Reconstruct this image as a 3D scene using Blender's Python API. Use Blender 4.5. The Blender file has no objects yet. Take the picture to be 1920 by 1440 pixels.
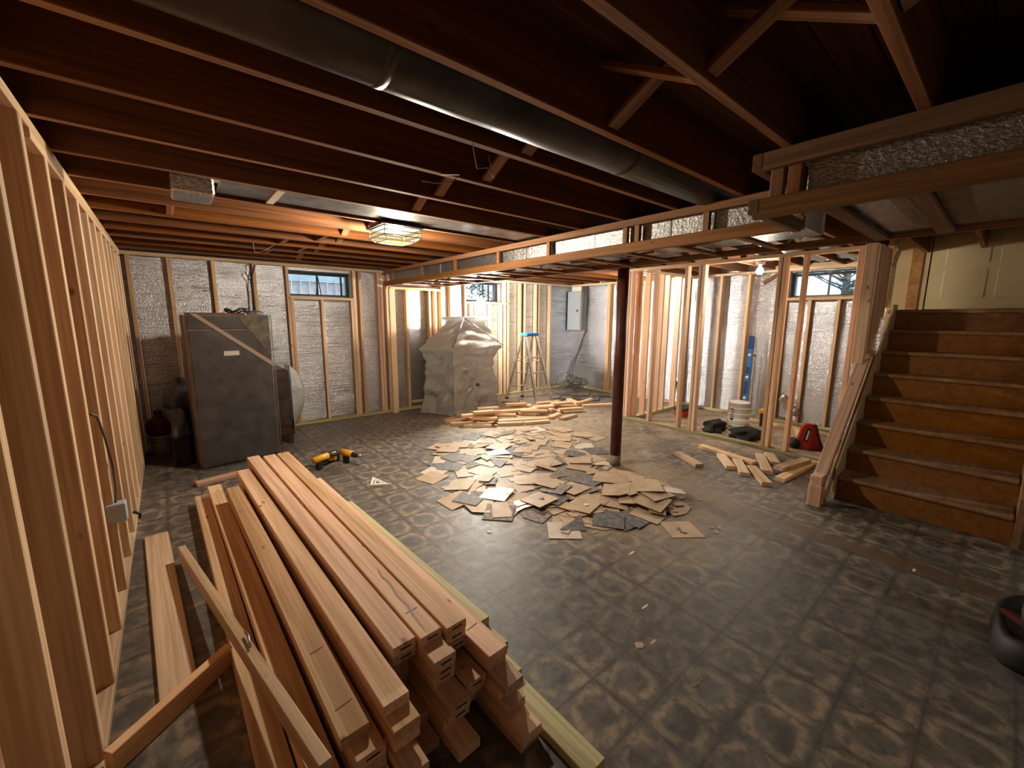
import bpy, bmesh, math, random
from mathutils import Vector, Matrix, noise
random.seed(11)
SC = bpy.context.scene
COL = SC.collection
PI = math.pi

# ------------------------------------------------------------------ camera
TH, PS, RO, CZ = 0.15953, 0.69411, 0.00407, 1.50514
F = Vector((math.sin(PS)*math.cos(TH), math.cos(PS)*math.cos(TH), -math.sin(TH)))
R0 = Vector((math.cos(PS), -math.sin(PS), 0)); U0 = R0.cross(F)
R1 = math.cos(RO)*R0 + math.sin(RO)*U0; U1 = -math.sin(RO)*R0 + math.cos(RO)*U0
cd = bpy.data.cameras.new('camera'); cd.sensor_width = 36; cd.lens = 774.19/1920*36; cd.clip_start = .02
cam = bpy.data.objects.new('camera', cd); COL.objects.link(cam)
cam.matrix_world = Matrix(((R1.x, U1.x, -F.x, 0), (R1.y, U1.y, -F.y, 0), (R1.z, U1.z, -F.z, CZ), (0, 0, 0, 1)))
SC.camera = cam
# ------------------------------------------------------------------ world, exposure
SC.view_settings.view_transform = 'Standard'; SC.view_settings.look = 'None'
SC.view_settings.gamma = 1; SC.view_settings.use_curve_mapping = False
SC.view_settings.exposure = 1.68
w = bpy.data.worlds.new('sky'); SC.world = w; w.use_nodes = True
bg = w.node_tree.nodes['Background']; bg.inputs[0].default_value = (.50, .74, .95, 1); bg.inputs[1].default_value = .75
SC.cycles.max_bounces = 7; SC.cycles.diffuse_bounces = 5; SC.cycles.glossy_bounces = 4
SC.cycles.transparent_max_bounces = 12; SC.cycles.caustics_reflective = False; SC.cycles.caustics_refractive = False
SC.cycles.sample_clamp_indirect = 4
P_MAIN, P_WORK, P_BACK, P_FILL = 185, 110, 70, 8      # watts of the seen lamps and the added fill lamp

# ------------------------------------------------------------------ materials
def mat(name):
    m = bpy.data.materials.new(name); m.use_nodes = True
    return m, m.node_tree, m.node_tree.nodes['Principled BSDF']
def N(t, typ, **kw):
    n = t.nodes.new(typ)
    for k, v in kw.items(): setattr(n, k, v)
    return n
def L(t, a, b): t.links.new(a, b)
def vmath(t, op, a, b):
    n = N(t, 'ShaderNodeVectorMath', operation=op)
    for i, x in enumerate((a, b)):
        if hasattr(x, 'links'): L(t, x, n.inputs[i])
        else: n.inputs[i].default_value = x
    return n.outputs[0]
def m_(t, op, a, b=0.0, c=None, clamp=False):
    n = N(t, 'ShaderNodeMath', operation=op, use_clamp=clamp)
    for i, x in enumerate((a, b) + ((c,) if c is not None else ())):
        if hasattr(x, 'links'): L(t, x, n.inputs[i])
        else: n.inputs[i].default_value = x
    return n.outputs[0]
def mix(t, f, a, b, bt='MIX'):
    n = N(t, 'ShaderNodeMix', data_type='RGBA', blend_type=bt)
    for i, x in ((0, f), (6, a), (7, b)):
        if hasattr(x, 'links'): L(t, x, n.inputs[i])
        else: n.inputs[i].default_value = x if i == 0 else (*x[:3], 1)
    return n.outputs[2]
def noi(t, vec, scale, detail=3, rough=.55):
    n = N(t, 'ShaderNodeTexNoise'); n.inputs['Scale'].default_value = scale
    n.inputs['Detail'].default_value = detail; n.inputs['Roughness'].default_value = rough
    L(t, vec, n.inputs['Vector']); return n.outputs[0]
def ramp(t, f, a, b):      # smooth 0..1 between a and b
    n = N(t, 'ShaderNodeMapRange', interpolation_type='SMOOTHSTEP')
    n.inputs[1].default_value = a; n.inputs[2].default_value = b; L(t, f, n.inputs[0]); return n.outputs[0]
def bump(t, b, h, dist, strength=1):
    n = N(t, 'ShaderNodeBump'); n.inputs['Distance'].default_value = dist; n.inputs['Strength'].default_value = strength
    L(t, h, n.inputs['Height']); L(t, n.outputs[0], b.inputs['Normal'])

def wood(name, light, dark, knot=(.20, .085, .03), kn=.08, rough=.62, var=.25):
    m, t, b = mat(name)
    tc = N(t, 'ShaderNodeTexCoord'); oi = N(t, 'ShaderNodeObjectInfo')
    off = m_(t, 'MULTIPLY', oi.outputs['Random'], 37.0)
    cb = N(t, 'ShaderNodeCombineXYZ'); L(t, off, cb.inputs[0]); L(t, off, cb.inputs[1])
    v = vmath(t, 'ADD', tc.outputs['Object'], cb.outputs[0])
    wob = noi(t, vmath(t, 'MULTIPLY', v, (1.5, 5, 5)), 1, 2)
    g = noi(t, vmath(t, 'MULTIPLY', v, (1.6, 70, 70)), 1, 4, .6)
    br = noi(t, vmath(t, 'MULTIPLY', v, (.7, 16, 16)), 1, 3)
    f = m_(t, 'ADD', m_(t, 'MULTIPLY', g, .55), m_(t, 'MULTIPLY', br, .5))
    c = mix(t, ramp(t, f, .40, .64), tuple(x*.9 for x in dark), light)
    vo = N(t, 'ShaderNodeTexVoronoi'); vo.inputs['Scale'].default_value = 1
    L(t, vmath(t, 'MULTIPLY', v, (5.5, 11, 11)), vo.inputs['Vector'])
    kf = m_(t, 'MULTIPLY', ramp(t, vo.outputs['Distance'], kn*1.9, kn*.7), ramp(t, noi(t, v, 2.3, 1), .48, .58))
    c = mix(t, m_(t, 'MULTIPLY', kf, .8), c, knot)
    val = m_(t, 'ADD', m_(t, 'MULTIPLY', m_(t, 'FRACT', m_(t, 'MULTIPLY', oi.outputs['Random'], 91.7)), var*2), 1-var)
    hs = N(t, 'ShaderNodeHueSaturation'); L(t, c, hs.inputs['Color']); L(t, val, hs.inputs['Value'])
    L(t, m_(t, 'ADD', m_(t, 'MULTIPLY', oi.outputs['Random'], .22), .89), hs.inputs['Saturation'])
    L(t, hs.outputs[0], b.inputs['Base Color']); b.inputs['Roughness'].default_value = rough
    b.inputs['Specular IOR Level'].default_value = .25
    bump(t, b, g, .0015, .5)
    return m
def plain(name, c, rough=.6, metal=0, nscale=0, namp=.3, spec=.4, bmp=0, coat=0):
    m, t, b = mat(name)
    b.inputs['Base Color'].default_value = (*c, 1); b.inputs['Roughness'].default_value = rough
    b.inputs['Metallic'].default_value = metal; b.inputs['Specular IOR Level'].default_value = spec
    b.inputs['Coat Weight'].default_value = coat
    if nscale:
        tc = N(t, 'ShaderNodeTexCoord'); n = noi(t, tc.outputs['Object'], nscale, 4)
        d = tuple(x*(1-namp) for x in c); l = tuple(min(1, x*(1+namp)) for x in c)
        L(t, mix(t, ramp(t, n, .3, .7), d, l), b.inputs['Base Color'])
        if bmp: bump(t, b, n, bmp)
    return m
M = {}
M['fresh'] = wood('fresh_pine', (.74, .50, .32), (.58, .36, .20))
M['fir'] = wood('pink_fir', (.76, .50, .34), (.62, .37, .24))
M['stud'] = wood('stud_pine', (.74, .50, .31), (.58, .36, .20))
M['pale'] = wood('pale_spruce', (.78, .58, .38), (.62, .42, .25))
M['treated'] = wood('treated_pine', (.55, .50, .27), (.36, .31, .16), (.15, .1, .05))
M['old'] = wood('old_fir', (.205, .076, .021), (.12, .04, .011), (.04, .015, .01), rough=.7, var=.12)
M['oldlit'] = wood('old_fir_lit', (.44, .24, .13), (.27, .13, .07), (.1, .05, .03), rough=.8, var=.12)  # lighter copy of old fir; paints bounce light onto joist and blocking undersides
M['darkbrown'] = wood('dark_soffit_fir', (.26, .145, .07), (.17, .09, .04), rough=.7, var=.1)  # darker, greyer brown for the near wide soffit section
M['brown'] = wood('soffit_fir', (.38, .185, .085), (.26, .12, .05), rough=.65, var=.15)
M['riser'] = wood('stair_riser_ply', (.30, .13, .035), (.24, .095, .022), kn=.0, rough=.5, var=.06)
M['tread'] = wood('stair_tread_oak', (.36, .21, .11), (.27, .15, .07), kn=.0, rough=.5, var=.06)
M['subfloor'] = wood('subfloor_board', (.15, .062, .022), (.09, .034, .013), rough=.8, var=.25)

def foil_mat(name, base=(.82, .87, .96), rough=.27, bub=95, stripes=1.0):
    m, t, b = mat(name)
    g = N(t, 'ShaderNodeNewGeometry'); pos = g.outputs['Position']
    st = noi(t, vmath(t, 'MULTIPLY', pos, (1.3, 1.3, 80)), 1, 3, .65)
    bu = N(t, 'ShaderNodeTexVoronoi', feature='F1'); bu.inputs['Scale'].default_value = bub; L(t, pos, bu.inputs['Vector'])
    wv = noi(t, pos, 2.6, 2); fine = noi(t, vmath(t, 'MULTIPLY', pos, (1, 1, 1.6)), 60, 3, .7)
    mask = noi(t, vmath(t, 'MULTIPLY', pos, (.7, .7, 2.2)), 1, 2)
    sh = m_(t, 'MULTIPLY', st, m_(t, 'ADD', m_(t, 'MULTIPLY', ramp(t, mask, .35, .65), .7), .15))
    h = m_(t, 'ADD', m_(t, 'MULTIPLY', sh, 1.5*stripes), m_(t, 'ADD', m_(t, 'MULTIPLY', bu.outputs['Distance'], .35), m_(t, 'ADD', m_(t, 'MULTIPLY', wv, 3.2), m_(t, 'MULTIPLY', fine, .9))))
    b.inputs['Metallic'].default_value = 1
    c = mix(t, ramp(t, fine, .38, .62), tuple(x*.60 for x in base), base)
    line = m_(t, 'MULTIPLY', ramp(t, st, .47, .39), m_(t, 'ADD', m_(t, 'MULTIPLY', ramp(t, mask, .36, .60), .75), .25))
    L(t, mix(t, m_(t, 'MULTIPLY', line, stripes*.62), c, (.20, .20, .21)), b.inputs['Base Color'])
    b.inputs['Roughness'].default_value = rough
    bump(t, b, h, .006, .9)
    return m
M['foil'] = foil_mat('bubble_foil')
M['wrap'] = foil_mat('crinkled_duct_foil', (.62, .64, .65), .42, 38, .1)
M['steel'] = plain('galvanised_duct', (.34, .34, .35), .38, 1, 9, .25)
M['pipe'] = plain('grey_round_duct', (.085, .08, .08), .40, .6, 6, .25)
M['alu'] = plain('ladder_aluminium', (.72, .71, .68), .32, 1, 20, .12)
M['blue'] = plain('blue_plastic', (.03, .19, .55), .4)
M['darkblue'] = plain('dark_blue_level', (.015, .06, .20), .35)
M['post'] = plain('red_oxide_paint', (.085, .022, .017), .5, 0, 14, .35)
M['rust'] = plain('worn_post_foot', (.30, .22, .16), .85, 0, 30, .5)
M['concrete'] = plain('concrete_block', (.36, .35, .33), .9, 0, 5, .2, bmp=.004)
M['black'] = plain('black_iron', (.018, .018, .02), .5)
M['dark'] = plain('dark_fabric', (.022, .021, .022), .85, 0, 30, .4, bmp=.003)
M['rubber'] = plain('black_rubber', (.02, .018, .017), .6)
M['panelgrey'] = plain('grey_steel_panel', (.42, .48, .54), .45, .1)
M['white'] = plain('white_plastic', (.80, .79, .76), .4)
M['bucket'] = plain('white_pail_plastic', (.90, .89, .86), .4, 0, 6, .04)
M['red'] = plain('red_plastic', (.42, .035, .02), .4)
M['darkred'] = plain('dark_red_plastic', (.12, .015, .012), .5)
M['yellow'] = plain('yellow_tool_plastic', (.78, .38, .02), .4)
M['cream'] = plain('cream_paint', (.60, .46, .26), .55, 0, 4, .06)
M['door'] = plain('beige_door_paint', (.66, .54, .31), .5, 0, 2.5, .05)
M['stain'] = wood('varnished_trim', (.50, .25, .09), (.38, .17, .05), kn=.0, rough=.4, var=.05)
M['cabinet'] = plain('dark_cabinet', (.058, .047, .047), .42, 0, 3, .2)
M['cabside'] = plain('cabinet_side', (.30, .23, .16), .5, 0, 5, .15)
M['walnut'] = plain('dark_walnut', (.05, .02, .014), .4)
M['tape'] = plain('tan_tape', (.42, .31, .22), .5)
M['ochre'] = plain('ochre_cloth', (.11, .085, .05), .6, 0, 12, .5)
M['cobweb'] = plain('dusty_cobweb', (.42, .38, .34), .9)
M['wire'] = plain('grey_cable', (.10, .09, .085), .55)
M['wirew'] = plain('white_cable', (.62, .58, .5), .5)
M['tilet'] = plain('tan_vinyl_tile', (.50, .36, .235), .5, 0, 7, .14)
M['tilep'] = plain('pale_vinyl_tile', (.68, .60, .50), .35, 0, 9, .12)
M['tileg'] = plain('grey_tile_back', (.15, .14, .135), .55, 0, 22, .45)
M['tileb'] = plain('brown_tile_back', (.20, .15, .12), .6, 0, 26, .5)
M['chip'] = plain('plaster_chip', (.78, .70, .62), .7)
M['brick'] = plain('pink_siding', (.80, .66, .66), .8, 0, 6, .2)
M['trimwhite'] = plain('pale_fence_rail', (.82, .88, .90), .7, 0, 6, .1)
M['leaf'] = plain('garden_leaf', (.10, .22, .06), .6, 0, 6, .5)
M['bark'] = plain('tree_bark', (.22, .19, .17), .9, 0, 12, .3)
M['soil'] = plain('garden_soil', (.20, .17, .13), .95, 0, 6, .3)
M['slabs'] = plain('subfloor_planks_floor', (.42, .33, .24), .7, 0, 5, .3)

def plastic(name, col, alpha, rough=.28, bm_=.004):
    m, t, b = mat(name)
    tc = N(t, 'ShaderNodeTexCoord')
    n = noi(t, tc.outputs['Object'], 7, 5, .6)
    wn = N(t, 'ShaderNodeTexNoise', noise_type='RIDGED_MULTIFRACTAL'); wn.inputs['Scale'].default_value = 1.0; wn.inputs['Detail'].default_value = 3
    L(t, vmath(t, 'MULTIPLY', vmath(t, 'ADD', tc.outputs['Object'], m_(t, 'MULTIPLY', n, .6)), (2.2, 2.2, 5.5)), wn.inputs['Vector'])
    b.inputs['Base Color'].default_value = (*col, 1); b.inputs['Roughness'].default_value = rough
    b.inputs['Specular IOR Level'].default_value = .6
    L(t, m_(t, 'ADD', m_(t, 'MULTIPLY', n, .35), alpha-.17, clamp=True), b.inputs['Alpha'])
    bump(t, b, m_(t, 'ADD', n, m_(t, 'MULTIPLY', wn.outputs[0], 1.6)), bm_*2.5, 1)
    tr = N(t, 'ShaderNodeBsdfTranslucent'); tr.inputs[0].default_value = (*col, 1)
    ms = N(t, 'ShaderNodeMixShader'); ms.inputs[0].default_value = .25
    out = t.nodes['Material Output']; L(t, b.outputs[0], ms.inputs[1]); L(t, tr.outputs[0], ms.inputs[2]); L(t, ms.outputs[0], out.inputs[0])
    return m
M['sheet'] = plastic('milky_plastic_sheet', (.47, .465, .45), .88, .25, .008)
M['film'] = plastic('clear_plastic_film', (.45, .43, .42), .06, .2)
M['bag'] = plastic('grey_plastic_bag', (.20, .22, .24), .94, .3, .012)

def glass_mat():
    m, t, b = mat('window_glass'); t.nodes.remove(b)
    tr = N(t, 'ShaderNodeBsdfTransparent'); gl = N(t, 'ShaderNodeBsdfGlossy'); gl.inputs['Roughness'].default_value = .04
    fr = N(t, 'ShaderNodeFresnel'); fr.inputs[0].default_value = 1.45
    ms = N(t, 'ShaderNodeMixShader'); L(t, fr.outputs[0], ms.inputs[0]); L(t, tr.outputs[0], ms.inputs[1]); L(t, gl.outputs[0], ms.inputs[2])
    L(t, ms.outputs[0], t.nodes['Material Output'].inputs[0]); return m
M['glass'] = glass_mat()
def lit(name, col, st, transp=.35):
    m, t, b = mat(name); t.nodes.remove(b)
    e = N(t, 'ShaderNodeEmission'); e.inputs[0].default_value = (*col, 1); e.inputs[1].default_value = st
    tr = N(t, 'ShaderNodeBsdfTransparent'); ms = N(t, 'ShaderNodeMixShader'); ms.inputs[0].default_value = transp
    L(t, e.outputs[0], ms.inputs[1]); L(t, tr.outputs[0], ms.inputs[2]); L(t, ms.outputs[0], t.nodes['Material Output'].inputs[0]); return m
M['lampglass'] = lit('lit_amber_glass', (1, .76, .27), .42, .5)
M['lampside'] = lit('lit_cream_glass', (1, .76, .34), .20, .5)
M['softbulb'] = lit('lit_soft_bulb', (1, .93, .82), 1.2, 0)
M['bulb'] = lit('lit_bulb', (1, .96, .88), 60, 0)

def floor_mat():
    m, t, b = mat('adhesive_stained_floor')
    g = N(t, 'ShaderNodeNewGeometry'); pos = g.outputs['Position']
    sx = N(t, 'ShaderNodeSeparateXYZ'); L(t, pos, sx.inputs[0])
    warp = noi(t, pos, 7, 3)
    def edge(s, off):
        f = m_(t, 'FRACT', m_(t, 'DIVIDE', m_(t, 'SUBTRACT', s, off), .2286))
        return m_(t, 'ABSOLUTE', m_(t, 'SUBTRACT', f, .5))     # .5 at a joint, 0 in a tile's middle
    ex, ey = edge(sx.outputs[0], 1.472), edge(sx.outputs[1], 2.093)
    e = m_(t, 'MAXIMUM', ex, ey)
    er = m_(t, 'POWER', m_(t, 'ADD', m_(t, 'POWER', ex, 3.2), m_(t, 'POWER', ey, 3.2)), .3125)
    ew = m_(t, 'ADD', er, m_(t, 'MULTIPLY', m_(t, 'SUBTRACT', warp, .5), .46))
    ew2 = m_(t, 'ADD', e, m_(t, 'MULTIPLY', m_(t, 'SUBTRACT', noi(t, pos, 28, 2), .5), .05))
    ring = m_(t, 'MULTIPLY', ramp(t, ew, .22, .34), ramp(t, ew, .50, .38))
    big = noi(t, pos, .9, 3); med = noi(t, vmath(t, 'MULTIPLY', pos, (1, 1.0, 1)), 11, 5, .7)
    streak = noi(t, vmath(t, 'MULTIPLY', pos, (15, 12, 1)), 1, 4, .7)
    base = mix(t, ramp(t, med, .35, .68), (.070, .064, .061), (.150, .134, .120))
    base = mix(t, m_(t, 'MULTIPLY', ramp(t, big, .5, .72), .5), base, (.17, .135, .09))
    tanf = m_(t, 'MULTIPLY', ring, m_(t, 'MULTIPLY', ramp(t, streak, .36, .60), m_(t, 'ADD', ramp(t, big, .38, .62), .25)))
    c = mix(t, m_(t, 'MULTIPLY', tanf, .7), base, (.37, .28, .19))
    sp = noi(t, vmath(t, 'MULTIPLY', vmath(t, 'ADD', pos, (3, 7, 0)), (9, 15, 1)), 1, 5, .75)
    c = mix(t, m_(t, 'MULTIPLY', ramp(t, sp, .56, .72), .5), c, (.33, .25, .18))
    joint = m_(t, 'MULTIPLY', ramp(t, ew2, .452, .492), ramp(t, noi(t, pos, 1.7, 3), .42, .62))
    c = mix(t, m_(t, 'MULTIPLY', joint, .42), c, (.045, .04, .038))
    # strip of old glue where a partition stood, and dusty sawdust by the scrap heaps
    w1 = m_(t, 'ADD', sx.outputs[0], m_(t, 'MULTIPLY', m_(t, 'SUBTRACT', noi(t, pos, 5, 2), .5), .05))
    band = m_(t, 'MULTIPLY', m_(t, 'MULTIPLY', ramp(t, w1, 3.30, 3.325), ramp(t, w1, 3.475, 3.45)), ramp(t, sx.outputs[1], 2.6, 2.45))
    c = mix(t, m_(t, 'MULTIPLY', band, .8), c, (.13, .075, .05))
    def dust(cx, cy, r, a, col):
        d = N(t, 'ShaderNodeVectorMath', operation='DISTANCE'); L(t, pos, d.inputs[0]); d.inputs[1].default_value = (cx, cy, 0)
        dd = m_(t, 'ADD', d.outputs['Value'], m_(t, 'MULTIPLY', m_(t, 'SUBTRACT', noi(t, pos, 3, 4), .5), 1.1))
        nonlocal c
        c = mix(t, m_(t, 'MULTIPLY', m_(t, 'MULTIPLY', ramp(t, dd, r, r*.35), a), ramp(t, med, .2, .6)), c, col)
    dust(3.9, 4.0, 1.9, .75, (.46, .36, .24)); dust(3.0, 2.0, 1.35, .75, (.30, .23, .155)); dust(6.0, 2.2, 1.6, .85, (.50, .36, .24)); dust(4.6, 5.4, 1.5, .6, (.30, .24, .18))
    L(t, c, b.inputs['Base Color'])
    L(t, m_(t, 'ADD', m_(t, 'MULTIPLY', med, .35), .31), b.inputs['Roughness'])
    b.inputs['Specular IOR Level'].default_value = .5
    bump(t, b, m_(t, 'ADD', med, m_(t, 'MULTIPLY', streak, .4)), .004, .6)
    return m
M['floor'] = floor_mat()

# ------------------------------------------------------------------ mesh helpers
def tag(o, label=None, cat=None, group=None, kind=None):
    for k, v in (('label', label), ('category', cat), ('group', group), ('kind', kind)):
        if v: o[k] = v
    return o
def setpar(o, parent):
    if parent is not None:
        o.parent = parent; o.matrix_parent_inverse = parent.matrix_basis.inverted()
    return o
def ob(name, me, parent=None, m=None):
    o = bpy.data.objects.new(name, me); COL.objects.link(o)
    if m is not None and not me.materials: me.materials.append(m)
    return setpar(o, parent)
def empty(name, loc=(0, 0, 0)):
    o = bpy.data.objects.new(name, None); COL.objects.link(o); o.location = loc; o.empty_display_size = .1
    return o
class MB:
    """collects solids into one bmesh, in world coordinates"""
    def __init__(s): s.b = bmesh.new(); s.mi = 0
    def pts(s, vs, fs, smooth=False):
        v = [s.b.verts.new(p) for p in vs]
        for f in fs:
            try:
                q = s.b.faces.new([v[i] for i in f]); q.smooth = smooth; q.material_index = s.mi
            except ValueError: pass
        return s
    def box(s, x0, x1, y0, y1, z0, z1, mtx=None):
        P = [Vector((x, y, z)) for z in (z0, z1) for x, y in ((x0, y0), (x1, y0), (x1, y1), (x0, y1))]
        if mtx: P = [mtx @ p for p in P]
        return s.pts(P, [(3, 2, 1, 0), (4, 5, 6, 7), (0, 1, 5, 4), (1, 2, 6, 5), (2, 3, 7, 6), (3, 0, 4, 7)])
    def tube(s, path, r, n=8, cap=True, closed=False):
        path = [Vector(p) for p in path]; rings = []
        up = Vector((0, 0, 1))
        for i, p in enumerate(path):
            d = (path[min(i+1, len(path)-1)] - path[max(i-1, 0)]).normalized()
            a = d.cross(up) if abs(d.z) < .95 else d.cross(Vector((1, 0, 0)))
            a.normalize(); b = d.cross(a)
            rr = r[i] if isinstance(r, (list, tuple)) else r
            rings.append([p + rr*(math.cos(2*PI*k/n)*a + math.sin(2*PI*k/n)*b) for k in range(n)])
        vs = [q for rg in rings for q in rg]; fs = []
        for i in range(len(path)-1):
            for k in range(n): fs.append((i*n+k, i*n+(k+1) % n, (i+1)*n+(k+1) % n, (i+1)*n+k))
        if cap: fs += [tuple(range(n))[::-1], tuple(range((len(path)-1)*n, len(path)*n))]
        return s.pts(vs, fs, True)
    def lathe(s, prof, cx, cy, n=20):
        vs = [(cx+r*math.cos(2*PI*k/n), cy+r*math.sin(2*PI*k/n), z) for r, z in prof for k in range(n)]
        fs = [(i*n+k, i*n+(k+1) % n, (i+1)*n+(k+1) % n, (i+1)*n+k) for i in range(len(prof)-1) for k in range(n)]
        return s.pts(vs, fs, True)
    def rings(s, R, caps=(True, True), smooth=True):
        n = len(R[0]); vs = [p for r in R for p in r]
        fs = [(i*n+k, i*n+(k+1) % n, (i+1)*n+(k+1) % n, (i+1)*n+k) for i in range(len(R)-1) for k in range(n)]
        if caps[0]: fs.append(tuple(range(n))[::-1])
        if caps[1]: fs.append(tuple(range((len(R)-1)*n, len(R)*n)))
        return s.pts(vs, fs, smooth)
    def build(s, name, m, parent=None, bevel=0, origin=None, smooth_angle=None):
        bmesh.ops.recalc_face_normals(s.b, faces=s.b.faces)
        if bevel: bmesh.ops.bevel(s.b, geom=[e for e in s.b.edges if e.is_manifold and e.calc_face_angle(0) > .5], offset=bevel, segments=1, affect='EDGES')
        if origin is None:
            P = [v.co for v in s.b.verts]
            origin = Vector(((min(p.x for p in P)+max(p.x for p in P))/2, (min(p.y for p in P)+max(p.y for p in P))/2, min(p.z for p in P)))
        origin = Vector(origin)
        for v in s.b.verts: v.co -= origin
        me = bpy.data.meshes.new(name); s.b.to_mesh(me); s.b.free()
        for x in (m if isinstance(m, (list, tuple)) else [m]): me.materials.append(x)
        o = bpy.data.objects.new(name, me); COL.objects.link(o); o.location = origin
        return setpar(o, parent)

_bm = {}
def board_mesh(Lg, w, t, m, edge=None, c=.003):
    key = (round(Lg, 3), round(w, 3), round(t, 3), m.name, edge.name if edge else '')
    if key in _bm: return _bm[key]
    hw, ht = w/2, t/2; c = min(c, ht*.5)
    prof = [(-hw+c, -ht), (hw-c, -ht), (hw, -ht+c), (hw, ht-c), (hw-c, ht), (-hw+c, ht), (-hw, ht-c), (-hw, -ht+c)]
    vs = [(x, y, z) for x in (-Lg/2, Lg/2) for y, z in prof]
    fs = [(k, (k+1) % 8, 8+(k+1) % 8, 8+k) for k in range(8)] + [tuple(range(8))[::-1], tuple(range(8, 16))]
    me = bpy.data.meshes.new('board'); me.from_pydata(vs, [], fs); me.update()
    b = bmesh.new(); b.from_mesh(me); bmesh.ops.recalc_face_normals(b, faces=b.faces); b.to_mesh(me); b.free()
    me.materials.append(m)
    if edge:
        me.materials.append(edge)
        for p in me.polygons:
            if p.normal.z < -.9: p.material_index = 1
    _bm[key] = me
    return me
def board(name, p0, p1, w, t, m, parent=None, up=(0, 0, 1), edge=None):
    """a sawn board from p0 to p1; w across, t along 'up'"""
    p0, p1, up = Vector(p0), Vector(p1), Vector(up)
    x = (p1-p0).normalized(); y = up.cross(x).normalized(); z = x.cross(y)
    o = bpy.data.objects.new(name, board_mesh((p1-p0).length, w, t, m, edge)); COL.objects.link(o)
    R = Matrix((x, y, z)).transposed().to_4x4(); R.translation = (p0+p1)/2
    o.matrix_basis = R
    if parent is not None:
        o.parent = parent; o.matrix_parent_inverse = parent.matrix_basis.inverted()
    return o
def part_box(name, a, m, parent=None, bevel=0): return MB().box(*a).build(name, m, parent, bevel)

# ================================================================== THE SHELL
H = 2.2
XL, XR, YB, YF = -.30, 6.80, 6.20, -1.6
# ---- floor: slab, and the old nine-inch tile beds on it
floor = MB().box(-.6, 7.2, YF-.2, 6.6, -.14, -.0025).build('floor', M['floor'], origin=(0, 0, 0)); tag(floor, kind='structure')
T = .2286; cells = []
i0 = int((-.4-1.472)/T)-1
for i in range(i0, 30):
    for j in range(-18, 22):
        cx, cy = 1.472+(i+.5)*T, 2.093+(j+.5)*T
        if -.40 < cx-T/2 and cx+T/2 < 6.95 and YF < cy-T/2 and cy+T/2 < 6.36: cells.append((cx, cy))
def seen(c):
    d = Vector((c[0], c[1], -CZ)); z = d.dot(F)
    return z > .2 and abs(d.dot(R1)/z) < 1.26 and abs(d.dot(U1)/z) < .95
hid = lambda c: (c[0] > 4.3 and c[1] < .8) or (-.3 < c[0] < 1.0 and 1.2 < c[1] < 3.6 and c[0] > .1)
vis = sorted([c for c in cells if seen(c) and not hid(c)], key=lambda c: c[0]**2+c[1]**2)
near, nearset = vis[:300], set(vis[:300])
tme = bpy.data.meshes.new('floor_tile'); g_ = T/2-.00025
tme.from_pydata([(x, y, z) for z in (-.0024, 0) for x, y in ((-g_, -g_), (g_, -g_), (g_, g_), (-g_, g_))], [],
                [(3, 2, 1, 0), (4, 5, 6, 7), (0, 1, 5, 4), (1, 2, 6, 5), (2, 3, 7, 6), (3, 0, 4, 7)])
tme.materials.append(M['floor'])
for c in near:
    o = bpy.data.objects.new('floor_tile', tme); COL.objects.link(o); o.location = (c[0], c[1], 0); o.parent = floor
rest = MB()
for c in cells:
    if c not in nearset: rest.box(c[0]-g_, c[0]+g_, c[1]-g_, c[1]+g_, -.0024, 0)
tag(rest.build('tile_bed', M['floor'], floor), kind='stuff')

# ---- ceiling: subfloor boards on joists
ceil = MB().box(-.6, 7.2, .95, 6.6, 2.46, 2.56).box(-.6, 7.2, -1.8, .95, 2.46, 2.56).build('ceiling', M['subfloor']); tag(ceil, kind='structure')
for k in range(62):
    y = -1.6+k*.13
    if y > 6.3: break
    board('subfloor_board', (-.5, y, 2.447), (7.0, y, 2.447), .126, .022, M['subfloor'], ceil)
JY = [.685+.4045*k for k in range(-5, 14)]
for y in JY: board('joist', (-.44, y, 2.318), (7.0, y, 2.318), .038, .236, M['old'], ceil, edge=M['oldlit'])
def bridging(x, k, flip):
    y0, y1 = JY[k]+.02, JY[k+1]-.02
    a, b = ((2.415, 2.225) if flip else (2.225, 2.415))
    board('bridging', (x, y0, a), (x, y1, b), .064, .02, M['old'], ceil, up=(0, -(b-a), y1-y0), edge=M['oldlit'])
for k in range(2, 18):
    bridging(1.30+.012*(k % 3), k, k % 2 == 0); bridging(1.38, k, k % 2 == 1)
    if k < 9: bridging(4.6, k, k % 2 == 0)
for (x, k) in ((.95, 16), (1.2, 15), (.95, 14), (1.18, 13), (.1, 12)):
    board('blocking', (x, JY[k]+.02, 2.29), (x, JY[k+1]-.02, 2.29), .04, .16, M['old'], ceil, edge=M['oldlit'])

# ---- walls
wl = MB().box(-.60, -.42, YF, 6.5, 0, 2.46).build('wall_left', M['oldlit']); tag(wl, kind='structure')
LS = [-.50, -.12, .26, .64, 1.02, 1.40, 1.79, 2.17, 2.55, 2.93, 3.34, 3.72, 4.07, 4.46, 4.80, 5.10, 5.45, 5.80, 6.10]
board('bottom_plate', (XL-.045, -.9, .019), (XL-.045, 6.18, .019), .089, .038, M['pale'], wl)
board('top_plate', (XL-.045, -.9, 2.181), (XL-.045, 6.18, 2.181), .089, .038, M['pale'], wl)
board('top_plate', (XL-.045, 6.10, 2.143), (XL-.045, 2.30, 2.143), .089, .036, M['pale'], wl)
for y in LS:
    top = 2.124 if y > 2.3 else 2.161
    board('stud', (XL-.045, y, .039), (XL-.045, y, top), .089, .050, M['pale'], wl, up=(0, 1, 0))

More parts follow.
